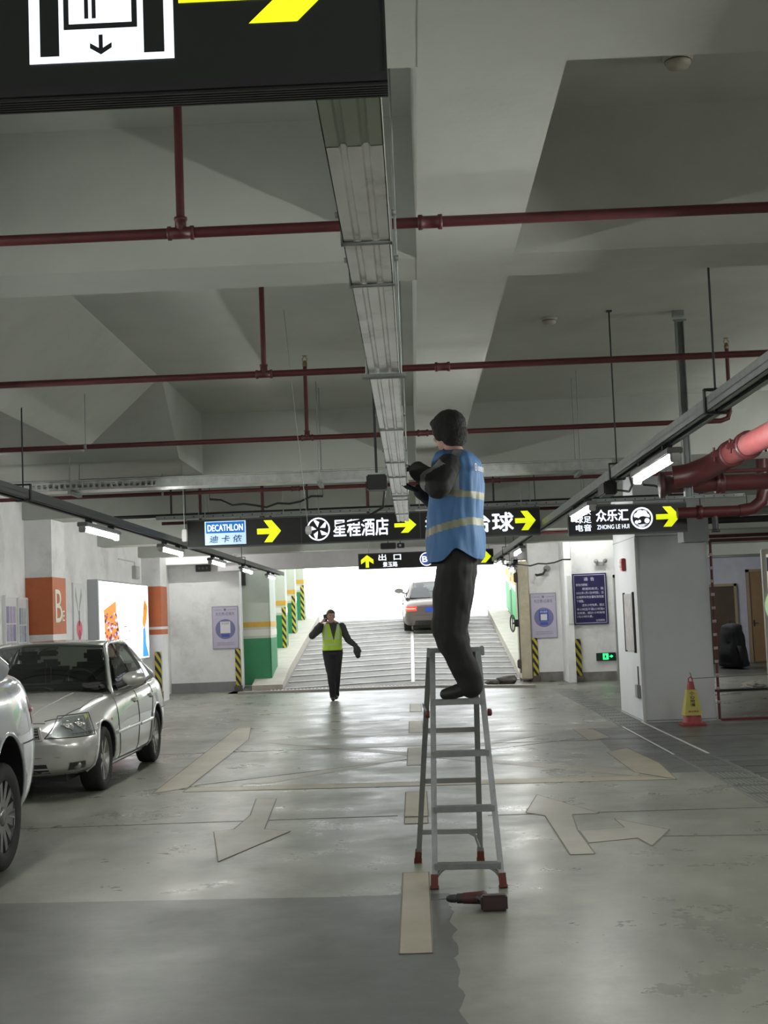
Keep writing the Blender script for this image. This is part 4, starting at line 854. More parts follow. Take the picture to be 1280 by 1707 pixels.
# ================================================================== LADDER AND DRILL
def lerp(p, q, t): return tuple(a + (b-a)*t for a, b in zip(p, q))
ld = thing('step_ladder', 'aluminium A-frame step ladder with red rubber feet under the worker', 'ladder', (.2, 8.45, 0))
F0, F1 = ((.048, 8.05, 0), (.092, 8.41, 1.335)), ((.440, 8.02, 0), (.372, 8.40, 1.335))
Bk0, Bk1 = ((-.045, 8.92, 0), (.075, 8.49, 1.335)), ((.352, 8.88, 0), (.360, 8.48, 1.335))
ftop = lambda z: (lerp(*F0, z/1.335), lerp(*F1, z/1.335)); btop = lambda z: (lerp(*Bk0, z/1.335), lerp(*Bk1, z/1.335))
for (a, b_), nm in ((F0, 'front_rail'), (F1, 'front_rail'), (Bk0, 'rear_rail'), (Bk1, 'rear_rail')):
    sx = 1 if a[0] < .2 else -1
    p, q = lerp(a, b_, .03), b_
    m = MB().beam(p, q, .028, .036, (0, 1, 0))
    # folded lips of the channel section
    d = Vector((sx*.016, 0, 0)); o_ = Vector((0, -.019, 0))
    m.beam(Vector(p)+d+o_, Vector(q)+d+o_, .006, .006, (0, 1, 0)).beam(Vector(p)+d-o_, Vector(q)+d-o_, .006, .006, (0, 1, 0))
    rl = m.build(nm, alu, ld)
    MB().beam(lerp(a, b_, 0), lerp(a, b_, .058), .042, .05, (0, 1, 0)).beam(lerp(a, b_, 0), lerp(a, b_, .012), .050, .056, (0, 1, 0)).build('rubber_foot', rubred, rl)
for z in (.135, .447, .757, 1.055):
    p, q = ftop(z); m = MB().beam(p, q, .075, .006).beam((p[0], p[1]-.036, p[2]-.014), (q[0], q[1]-.036, q[2]-.014), .005, .03).beam((p[0], p[1]+.036, p[2]-.014), (q[0], q[1]+.036, q[2]-.014), .005, .03)
    for k in range(4): m.beam((p[0], p[1]-.027+k*.018, p[2]+.004), (q[0], q[1]-.027+k*.018, q[2]+.004), .006, .003)
    m.build('step', alu, ld)
for z in (.20, .53, .85):
    p, q = btop(z); MB().beam(p, q, .03, .03).build('rear_rung', M('dull_aluminium', (.30, .30, .29), .5, .6), ld)
for (p, q, c) in ((ftop(.135)[0], ftop(.0)[0], 1), (ftop(.135)[1], ftop(.0)[1], -1)):
    pts = [(p[0] + c*(.10*(1-math.cos(a))), p[1]-.012, p[2]-.015-.10*(1-math.sin(a))) for a in [math.radians(x) for x in range(0, 91, 15)]]
    MB().tube(pts, .011, 8).build('corner_brace', alu, ld)
q = btop(.20)[1]; MB().tube([(q[0]-.08, q[1], q[2]-.0), (q[0]-.03, q[1], q[2]-.03), (q[0]-.008, q[1], q[2]-.10)], .01, 8).build('corner_brace', alu, ld)
MB().bbox(.068, .402, 8.385, 8.515, 1.335, 1.362, .006).bbox(.062, .082, 8.38, 8.52, 1.31, 1.366, .004).bbox(.388, .408, 8.38, 8.52, 1.31, 1.366, .004).build('top_cap', alu, ld)
for i, z in enumerate((.985, .985)):
    f = ftop(z)[i]; r = btop(z)[i]; s_ = -1 if i == 0 else 1
    MB().beam((f[0]+s_*.02, f[1], z-.02), (r[0]+s_*.02, r[1], z+.03), .004, .022).build('spreader_bar', alu, ld)
    MB().lathe((f[0]+s_*.018, f[1], z-.01), (s_, 0, 0), [(.001, 0), (.022, 0), (.022, .02), (.012, .026), (.001, .026)], 12).build('lock_knob', rubred, ld)

dr = thing('cordless_drill', 'dark red and black cordless drill lying on the floor below the ladder', 'drill', (.30, 7.52, 0))
dblk = M('drill_black_plastic', (.02, .02, .022), .5); dred = M('drill_red_plastic', (.065, .02, .02), .45)
b = MB().tube([(.185, 7.56, .042), (.20, 7.56, .042), (.27, 7.555, .043), (.31, 7.555, .045), (.325, 7.555, .045)], [.026, .03, .034, .036, .028], 14); b.build('motor_housing', dred, dr)
MB().lathe((.185, 7.56, .042), (-1, 0, 0), [(.027, -.01), (.027, .02), (.02, .025), (.023, .03), (.021, .06), (.012, .078), (.001, .08)], 14).build('chuck', dblk, dr)
MB().tube([(.11, 7.56, .042), (.02, 7.562, .040)], [.0035, .0025], 6).build('drill_bit', chrome, dr)
MB().tube([(.275, 7.545, .042), (.30, 7.50, .036), (.33, 7.45, .034)], [.026, .022, .024], 12).build('grip', dblk, dr)
MB().bbox(.265, .275, 7.49, 7.52, .03, .05, .003).build('trigger', dred, dr)
MB().bbox(.285, .425, 7.385, 7.455, .002, .085, .010).bbox(.30, .41, 7.455, 7.475, .008, .078, .006).build('battery', M('battery_dark_red', (.035, .018, .018), .5), dr)

# ================================================================== PEOPLE
def capsule(mb, p, q, r0, r1, n=14):
    p, q = Vector(p), Vector(q); d = (q-p); L = d.length; d = d/L if L > 1e-6 else Vector((0, 0, 1))
    pts = []; rs = []
    for k in range(0, 5): a = math.pi/2*k/4; pts.append(p - d*r0*math.cos(a)); rs.append(max(.0008, r0*math.sin(a)))
    for k in range(4, -1, -1): a = math.pi/2*k/4; pts.append(q + d*r1*math.cos(a)); rs.append(max(.0008, r1*math.sin(a)))
    mb.tube(pts, rs, n)
def limb(mb, pts, n=14):
    for (p, r0), (q, r1) in zip(pts[:-1], pts[1:]): capsule(mb, p, q, r0, r1, n)
def ell(mb, c, r, rot=None, mi=0):
    bm = bmesh.new(); bmesh.ops.create_uvsphere(bm, u_segments=20, v_segments=14, radius=1)
    mb.bm(bm, mi, True, Matrix.Translation(c) @ (rot.to_4x4() if rot else Matrix.Identity(4)) @ Matrix.Diagonal((r[0], r[1], r[2], 1)))
def fuse(mb, voxel, smooth=4, wrinkle=0., wscale=8., fn=None, zstretch=1.):
    """joins overlapping closed pieces into one continuous skin"""
    me = bpy.data.meshes.new('fuse'); me.from_pydata(mb.v, [], mb.f)
    o = bpy.data.objects.new('fuse', me); COL.objects.link(o)
    m = o.modifiers.new('r', 'REMESH'); m.mode = 'VOXEL'; m.voxel_size = voxel
    m = o.modifiers.new('s', 'SMOOTH'); m.factor = .5; m.iterations = smooth
    dg = bpy.context.evaluated_depsgraph_get(); res = bpy.data.meshes.new_from_object(o.evaluated_get(dg))
    bpy.data.objects.remove(o); bpy.data.meshes.remove(me)
    if wrinkle:
        nr = [v.normal.copy() for v in res.vertices]
        for v, n_ in zip(res.vertices, nr):
            q = Vector((v.co.x, v.co.y, v.co.z*zstretch))*wscale
            v.co += n_*wrinkle*(noise.noise(q) + .5*noise.noise(q*2.1))
    for p in res.polygons: p.use_smooth = True
    return res
def finish(name, me, mats, parent, pick=None):
    me.materials.clear()
    for m in mats: me.materials.append(m)
    if pick:
        for p in me.polygons: p.material_index = pick(p.center)
    me.name = name
    return link(name, me, parent)
def frame(fwd, up=(0, 0, 1)):
    f = Vector(fwd).normalized(); u = Vector(up); u = (u - f*u.dot(f)).normalized(); l = u.cross(f)
    return Matrix((f, l, u)).transposed()            # columns: forward, left, up
def head_pieces(mb, c, R, s=1.0):
    def P(f, l, u): return Vector(c) + R @ Vector((f, l, u))*s
    ell(mb, P(-.005, 0, .03), (.098*s, .077*s, .098*s), R); ell(mb, P(.022, 0, -.045), (.068*s, .058*s, .075*s), R)
    ell(mb, P(.068, 0, -.088), (.022*s, .026*s, .018*s), R)                       # chin
    capsule(mb, P(.092, 0, .012), P(.110, 0, -.022), .008*s, .013*s)              # nose
    for y in (-1, 1):
        ell(mb, P(.082, y*.031, .022), (.012*s, .024*s, .007*s), R)               # brow
        ell(mb, P(.066, y*.044, -.022), (.02*s, .018*s, .016*s), R)               # cheek
        ell(mb, P(-.005, y*.080, -.005), (.022*s, .008*s, .032*s), R)             # ear
    ell(mb, P(.088, 0, -.055), (.010*s, .022*s, .006*s), R); ell(mb, P(.085, 0, -.066), (.010*s, .019*s, .006*s), R)
    capsule(mb, P(-.02, 0, -.05), P(-.035, 0, -.16), .052*s, .056*s)              # neck
def hand_pieces(mb, wrist, d, palm_n, side, curl=.6, s=1.0):
    """d: direction of the hand, palm_n: towards the palm, side: towards the thumb"""
    d, n, t = Vector(d).normalized(), Vector(palm_n).normalized(), Vector(side).normalized()
    W_ = Vector(wrist)
    for k in (-.022, 0, .022): capsule(mb, W_ + d*.012 + t*k*.8, W_ + d*.085*s + t*k, .017, .014, 10)
    for k, (off, ln) in enumerate(((.033, .072), (.011, .082), (-.011, .076), (-.032, .058))):
        p = W_ + d*.085*s + t*off
        ang = 0.; cur = p
        for j, fr in enumerate((.45, .32, .23)):
            ang += curl*(.75, .9, .6)[j]
            dd = d*math.cos(ang) + n*math.sin(ang); nx = cur + dd*ln*fr*s
            capsule(mb, cur, nx, .0098 - .0008*j, .0092 - .0008*j, 8); cur = nx
    p = W_ + d*.03 + t*.03; q = p + (d*.6 + t*.7 + n*.3).normalized()*.045*s; r = q + (d*.85 + n*.5 + t*.1).normalized()*.032*s
    capsule(mb, p, q, .014, .011, 8); capsule(mb, q, r, .011, .009, 8)

skin = M('skin', (.42, .25, .18), .55); hairm = M('black_hair', (.008, .0075, .007), .85, bump=.6, bscale=120)
eye_w = M('eye_white', (.7, .68, .65), .3); eye_d = M('eye_dark', (.02, .015, .012), .2); lipm = M('lip', (.36, .16, .13), .5)
black_cloth = M('black_cloth_sleeve', (.018, .018, .019), .85, bump=.2, bscale=90); pants_m = M('charcoal_trousers', (.014, .014, .015), .85, bump=.15, bscale=80)
glove_grey = M('glove_grey_zigzag', (.19, .19, .18), .8); shoe_m = M('black_shoe', (.013, .013, .014), .5)

def face_details(root, c, R, s=1.0):
    def P(f, l, u): return Vector(c) + R @ Vector((f, l, u))*s
    for y in (-1, 1):
        b = MB(); ell(b, P(.074, y*.031, .008), (.012*s, .014*s, .009*s), R, 0); ell(b, P(.083, y*.031, .008), (.005*s, .0065*s, .0065*s), R, 1); b.build('eye', [eye_w, eye_d], root)
        b = MB(); ell(b, P(.089, y*.031, .030), (.006*s, .022*s, .0045*s), R); b.build('eyebrow', hairm, root)
    b = MB(); ell(b, P(.095, 0, -.0605), (.005*s, .021*s, .006*s), R); b.build('mouth', lipm, root)

# ---- the worker on the ladder
wk = thing('person', 'worker in blue reflective vest standing on the step ladder, reaching to the trunking', 'person', (.26, 8.32, 1.07))
fw = Vector((-.93, .36, 0)).normalized(); lf = Vector((-fw.y, fw.x, 0))      # lf points towards his left
T = Vector((.262, 8.32, 0))
def B(f, l, z): return T + fw*f + lf*l + Vector((0, 0, z))
headc = Vector((.243, 8.335, 2.665)); RH = frame((-.62, .78, -.16))
Ls, Le, Lw = Vector((.235, 8.155, 2.455)), Vector((.165, 8.07, 2.325)), Vector((.045, 8.235, 2.435))
Rs, Re, Rw = Vector((.33, 8.475, 2.455)), Vector((.165, 8.53, 2.265)), Vector((.055, 8.40, 2.325))
Lh, Lk, La = Vector((.255, 8.235, 1.90)), Vector((.198, 8.25, 1.475)), Vector((.292, 8.285, 1.165))
Rh, Rk, Ra = Vector((.285, 8.41, 1.90)), Vector((.215, 8.40, 1.47)), Vector((.295, 8.385, 1.165))
b = MB()
head_pieces(b, headc, RH, 1.0)
RB = frame(fw)
for z, f, rf, rl in ((1.93, -.01, .115, .165), (2.08, .01, .115, .155), (2.22, .01, .12, .165), (2.36, -.02, .115, .165), (2.44, -.045, .09, .14)):
    ell(b, T + fw*f + Vector((0, 0, z)), (rf, rl, .12), RB)
limb(b, [(Ls, .060), (Le, .046), (Lw, .032)]); limb(b, [(Rs, .060), (Re, .046), (Rw, .032)])
limb(b, [(Lh, .095), (Lk, .060), (La, .045)]); limb(b, [(Rh, .095), (Rk, .060), (Ra, .045)])
limb(b, [(headc + Vector((.02, 0, -.12)), .056), (T + Vector((.02, 0, 2.46)), .055)])
for A_ in (La, Ra):
    limb(b, [(A_ + Vector((.02, 0, -.05)), .032), (A_ + Vector((-.11, .02, -.065)), .028)])
hd = (Vector((-.022, 8.29, 2.452)) - Lw)
hand_pieces(b, Lw, (-.8, .25, .32), (.15, .1, -1), (.1, .9, .1), .55)
hand_pieces(b, Rw, (-.75, -.3, .25), (-.2, -.2, 1), (-.1, -.9, -.1), .45)
me = fuse(b, .0065, 3)
def pick(c):
    return 0 if (c - headc).length < .185 and c.z > 2.525 else 1
finish('body', me, [skin, black_cloth], wk, pick)
face_details(wk, headc, RH)
# hair
b = MB()
def PH(f, l, u): return headc + RH @ Vector((f, l, u))
ell(b, PH(-.018, 0, .040), (.116, .100, .098), RH); ell(b, PH(-.055, 0, -.025), (.075, .090, .090), RH); ell(b, PH(.055, 0, .078), (.055, .072, .035), RH)
for y in (-1, 1): ell(b, PH(-.008, y*.074, .004), (.052, .026, .062), RH)
for k in range(60):
    a = random.uniform(0, 2*math.pi); e = random.uniform(-.5, 1.5)
    d = Vector((math.cos(a)*math.cos(e), math.sin(a)*math.cos(e)*.85, math.sin(e)*.9))
    if d.x > .5 and d.z < .5: continue
    p = PH(-.02, 0, .04) + RH @ (d*.090); capsule(b, p, p + RH @ (d*.022 + Vector((.012, 0, -.02))), .014, .004, 6)
finish('hair', fuse(b, .005, 2, .003, 60), [hairm], wk)
# trousers
b = MB()
limb(b, [(Lh + Vector((.0, 0, .03)), .100), (Lh, .108), (lerp(Lh, Lk, .5), .116), (Lk, .106), (lerp(Lk, La, .45), .088), (La + Vector((.012, 0, .03)), .080), (La + Vector((.018, 0, -.03)), .076)])
limb(b, [(Rh + Vector((.0, 0, .03)), .100), (Rh, .108), (lerp(Rh, Rk, .5), .112), (Rk, .100), (lerp(Rk, Ra, .45), .084), (Ra + Vector((.012, 0, .03)), .078), (Ra + Vector((.018, 0, -.03)), .074)])
ell(b, T + Vector((.0, 0, 1.93)), (.125, .165, .11), RB)
finish('trousers', fuse(b, .009, 3, .011, 8, zstretch=1.15), [pants_m], wk)
for A_ in (La, Ra):
    b = MB(); z = 1.09
    limb(b, [(Vector((A_.x+.045, A_.y, z+.022)), .038), (Vector((A_.x-.02, A_.y, z+.028)), .042), (Vector((A_.x-.09, A_.y+.01, z+.006)), .038), (Vector((A_.x-.135, A_.y+.015, z+.0)), .030)])
    limb(b, [(Vector((A_.x+.03, A_.y, z+.03)), .045), (Vector((A_.x+.01, A_.y, z+.10)), .045)])
    sh = finish('shoe', fuse(b, .006, 3), [shoe_m], wk)
    for v in sh.data.vertices: v.co.z = max(v.co.z, 1.062)
# black jacket sleeves and collar
b = MB()
limb(b, [(Ls + Vector((.02, .06, -.02)), .075), (Ls + Vector((-.005, 0, -.012)), .076), (lerp(Ls, Le, .6), .084), (Le, .082), (lerp(Le, Lw, .5), .066), (lerp(Le, Lw, .95), .056)])
limb(b, [(Rs, .085), (lerp(Rs, Re, .5), .078), (Re, .068), (lerp(Re, Rw, .5), .058), (lerp(Re, Rw, .9), .048)])
for z, f, rf, rl in ((2.2, .0, .125, .168), (2.34, -.02, .128, .18), (2.42, -.045, .095, .150)): ell(b, T + fw*f + Vector((0, 0, z)), (rf, rl, .12), RB)
limb(b, [(Vector((.275, 8.32, 2.44)), .085), (Vector((.262, 8.325, 2.50)), .072), (Vector((.262, 8.33, 2.560)), .060)])
def pickz(c):
    t_ = (c - Le).dot((Lw-Le).normalized()); 
    zz = t_ + .02*abs(((c.z*18) % 2) - 1)*1.6
    return 1 if (c - lerp3(Le, Lw, max(0, min(1, t_/(Lw-Le).length)))).length < .13 and .055 < zz < .115 else 0
def lerp3(p, q, t): return p + (q-p)*t
finish('jacket', fuse(b, .008, 3, .009, 13), [black_cloth, glove_grey], wk, pickz)
# blue vest: rings from the shoulders to the hanging hem
def vest(name, rings, parent, mats, bands, hem=None, seg=40, th=.006, wr=.010, pickfn=None, lv=3):
    v = []; n = seg
    for (c, R, rf, rl) in rings:
        for k in range(n):
            a = 2*math.pi*k/n; ca, sa = math.cos(a), math.sin(a)
            e = 2.6; m_ = (abs(ca)**e + abs(sa)**e)**(-1/e)
            p = Vector(c) + R @ Vector((rf*ca*m_, rl*sa*m_, 0)); v.append(p)
    f = [(i*n+k, i*n+(k+1) % n, (i+1)*n+(k+1) % n, (i+1)*n+k) for i in range(len(rings)-1) for k in range(n)]
    me = bpy.data.meshes.new(name); me.from_pydata(v, [], f)
    o = bpy.data.objects.new('tmp', me); COL.objects.link(o)
    m = o.modifiers.new('u', 'SUBSURF'); m.levels = m.render_levels = lv
    dg = bpy.context.evaluated_depsgraph_get(); r = bpy.data.meshes.new_from_object(o.evaluated_get(dg)); bpy.data.objects.remove(o); bpy.data.meshes.remove(me)
    nr = [q.normal.copy() for q in r.vertices]
    for q, n_ in zip(r.vertices, nr):
        w_ = Vector((q.co.x*10, q.co.y*10, q.co.z*3.2)); q.co += n_*wr*(noise.noise(w_) + .5*noise.noise(w_*2.3))
        if hem: hem(q)
    r.materials.clear()
    for m in mats: r.materials.append(m)
    for p in r.polygons: p.use_smooth = True; p.material_index = pickfn(p.center, p.normal)
    ob = link(name, r, parent)
    m = ob.modifiers.new('thick', 'SOLIDIFY'); m.thickness = th; m.offset = 1
    return ob
blue_v = M('blue_vest_cloth', (.055, .155, .33), .7, var=.10, scale=6, bump=.1, bscale=70); refl = M('grey_yellow_reflective_band', (.21, .22, .14), .5, var=.1, scale=12)
refl2 = M('grey_reflective_band', (.24, .26, .27), .45, var=.1, scale=12)
Tz = lambda f, l, z: T + fw*f + lf*l + Vector((0, 0, z))
rings = [(Tz(.0, 0, 2.552), RB, .070, .082), (Tz(-.012, 0, 2.535), RB, .094, .140), (Tz(-.03, 0, 2.495), RB, .130, .178), (Tz(-.025, 0, 2.38), RB, .146, .192), (Tz(-.012, 0, 2.27), RB, .150, .190), (Tz(0, 0, 2.15), RB, .152, .192), (Tz(0, 0, 2.03), RB, .160, .205), (Tz(-.002, 0, 1.94), RB, .158, .214), (Tz(-.002, 0, 1.90), RB, .156, .216)]
def hem(q):
    if q.co.z < 2.05:
        f = (q.co - T).dot(fw); k = (2.05 - q.co.z)/.15
        q.co.z += k*(.075*math.exp(-((f+.075)/.06)**2) - .024)
def pv(c, n_):
    f = (c - T).dot(fw); l = (c-T).dot(lf); z = c.z
    if 2.265 < z - .10*f < 2.305 and f < -.02: return 1
    if 2.06 < z + .22*f*1 + .00 < 2.105: return 1
    if z - .10*f > 2.29 and abs(f + .070) < .026 and abs(l) > .08: return 2
    return 0
vv = vest('reflective_vest', rings, wk, [blue_v, refl, refl2], None, hem, pickfn=pv, lv=4, wr=.017)
# round print on the back, with characters
b = MB(); bc = Tz(-.185, .02, 2.40); ax = lf; 
fnb = lambda a, z, t: bc - lf*a*-1*-1 - fw*t + Vector((0, 0, z))
ring(b, -.09, .03, .018, .023, 0, 0, 18, fnb); text(b, '6', -.098, -.082, .02, .04, .001, 0, .02, fnb); text(b, '志愿服务', -.060, .055, .01, .04, .001, 0, .02, fnb)
b.build('back_print', M('print_white', (.65, .68, .72), .6), wk)

# ---- the man in the yellow vest walking down the ramp foot
wm = thing('person', 'man in yellow-green reflective vest walking towards the camera, phone at his ear', 'person', (-1.6, 26.4, 0))
T = Vector((-1.60, 26.4, 0)); fw = Vector((.05, -1, 0)).normalized(); lf = Vector((-fw.y, fw.x, 0)); RB = frame(fw)
Tz = lambda f, l, z: T + fw*f + lf*l + Vector((0, 0, z))
headc = Tz(.02, -.01, 1.60); RH = frame((.25, -1, -.05))
Rs, Re, Rw = Tz(-.01, -.19, 1.40), Tz(.08, -.38, 1.25), Tz(.15, -.20, 1.48)
Ls, Le, Lw = Tz(-.01, .19, 1.40), Tz(.0, .305, 1.14), Tz(.14, .44, 1.03)
Rh, Rk, Ra = Tz(0, -.09, .90), Tz(.08, -.045, .49), Tz(.02, -.02, .09)
Lh, Lk, La = Tz(0, .09, .90), Tz(.03, .055, .48), Tz(-.12, .035, .11)
b = MB(); head_pieces(b, headc, RH, 1.0)
for z, f, rf, rl in ((.95, 0, .105, .16), (1.08, 0, .105, .15), (1.22, 0, .115, .165), (1.34, -.01, .115, .175), (1.42, -.01, .085, .15)): ell(b, T + fw*f + Vector((0, 0, z)), (rf, rl, .12), RB)
limb(b, [(headc + Vector((0, 0, -.1)), .054), (Tz(-.02, 0, 1.42), .062)])
limb(b, [(Ls, .055), (Le, .043), (Lw, .031)]); limb(b, [(Rs, .055), (Re, .043), (Rw, .031)])
limb(b, [(Lh, .09), (Lk, .058), (La, .042)]); limb(b, [(Rh, .09), (Rk, .058), (Ra, .042)])
for A_ in (La, Ra): limb(b, [(A_ + Vector((0, 0, -.04)), .03), (A_ + fw*.12 + Vector((0, 0, -.05)), .027)])
hand_pieces(b, Rw, (.55, -.1, .75), (.6, .6, -.1), (.2, -.8, -.1), .75); hand_pieces(b, Lw, (.25, -.25, -.9), (-.6, .3, -.1), (-.2, -.8, .1), .7)
finish('body', fuse(b, .0075, 2), [skin, black_cloth], wm, lambda c: 1 if (c - Lw).length < .2 else 0)
face_details(wm, headc, RH)
b = MB()
def PH(f, l, u): return headc + RH @ Vector((f, l, u))
ell(b, PH(-.02, 0, .05), (.104, .086, .086), RH); ell(b, PH(-.055, 0, -.01), (.062, .076, .08), RH); ell(b, PH(.05, 0, .088), (.05, .07, .028), RH)
finish('hair', fuse(b, .006, 2, .003, 60), [M('brown_hair', (.07, .05, .04), .6)], wm)
b = MB()
for h_, k_, a_ in ((Lh, Lk, La), (Rh, Rk, Ra)): limb(b, [(h_ + Vector((0, 0, .05)), .105), (h_, .108), (lerp(h_, k_, .5), .094), (k_, .078), (lerp(k_, a_, .5), .068), (a_ + Vector((0, 0, .0)), .064)])
ell(b, T + Vector((0, 0, .96)), (.12, .172, .10), RB); ell(b, T + Vector((0, 0, .88)), (.12, .17, .08), RB)
finish('trousers', fuse(b, .010, 3, .008, 9), [M('navy_black_trousers', (.014, .014, .018), .85)], wm)
for A_, dz in ((Ra, 0), (La, .02)):
    b = MB(); limb(b, [(Vector((A_.x, A_.y, .045+dz)) - fw*.04, .042), (Vector((A_.x, A_.y, .045+dz)) + fw*.05, .044), (Vector((A_.x, A_.y, .038+dz)) + fw*.15, .034)]); limb(b, [(Vector((A_.x, A_.y, .05+dz)), .045), (Vector((A_.x, A_.y, .11+dz)), .046)])
    sh = finish('shoe', fuse(b, .007, 2), [shoe_m], wm)
    for v in sh.data.vertices: v.co.z = max(v.co.z, .003)
grey_j = M('dark_grey_jacket', (.035, .036, .036), .8)
b = MB()
limb(b, [(Ls, .078), (lerp(Ls, Le, .5), .07), (Le, .064), (lerp(Le, Lw, .6), .054), (lerp(Le, Lw, .95), .046)])
limb(b, [(Rs, .078), (lerp(Rs, Re, .5), .072), (Re, .066), (lerp(Re, Rw, .6), .056), (lerp(Re, Rw, .9), .046)])
for z, f, rf, rl in ((1.0, 0, .12, .168), (1.1, 0, .118, .16), (1.22, 0, .125, .172), (1.34, -.01, .122, .18), (1.42, -.01, .095, .155)): ell(b, T + fw*f + Vector((0, 0, z)), (rf, rl, .11), RB)
limb(b, [(Tz(-.01, 0, 1.44), .075), (Tz(.0, 0, 1.49), .064)])
finish('jacket', fuse(b, .009, 3, .007, 13), [grey_j], wm)
yel_v = M('lime_vest_cloth', (.40, .62, .04), .65, var=.1, scale=7); yrefl = M('silver_green_band', (.42, .48, .33), .4)
rings = [(Tz(0, 0, 1.475), RB, .075, .10), (Tz(-.005, 0, 1.455), RB, .10, .15), (Tz(-.008, 0, 1.41), RB, .128, .176), (Tz(-.005, 0, 1.32), RB, .145, .188), (Tz(0, 0, 1.2), RB, .146, .186), (Tz(0, 0, 1.08), RB, .144, .184), (Tz(0, 0, .99), RB, .146, .190), (Tz(0, 0, .96), RB, .146, .190)]
def pv2(c, n_):
    f = (c - T).dot(fw); l = (c-T).dot(lf); z = c.z
    if f > 0 and abs(l - .03) < max(.006, (z - 1.14)*.24) and z > 1.15: return 2
    if 1.17 < z < 1.205 or 1.055 < z < 1.085: return 1
    if z > 1.2 and abs(abs(l) - .12) < .022: return 1
    return 0
vest('reflective_vest', rings, wm, [yel_v, yrefl, grey_j], None, None, pickfn=pv2)
b = MB().obox(Rw + Vector((.085, .0, .095)), (.034, -.006, .004), (.001, .005, 0), (-.004, 0, .072)); b.obox(Rw + Vector((.085, -.0055, .095)), (.031, -.006, .004), (.0005, .001, 0), (-.004, 0, .066), 1)
ph = tag(b.build('mobile_phone', [blackp, M('phone_glass', (.03, .03, .035), .1)]), 'dark mobile phone held to the ear of the man in the yellow-green vest', 'phone')
bg_ = MB(); limb(bg_, [(Lw + Vector((.0, 0, .0)), .05), (Lw + Vector((.03, -.03, -.09)), .075), (Lw + Vector((.035, -.04, -.19)), .05)])
tag(finish('tool_pouch', fuse(bg_, .01, 2, .012, 20), [M('pouch_dark_green', (.03, .036, .028), .8)], None), 'dark crumpled bag held in the walking man\'s lowered hand', 'bag')

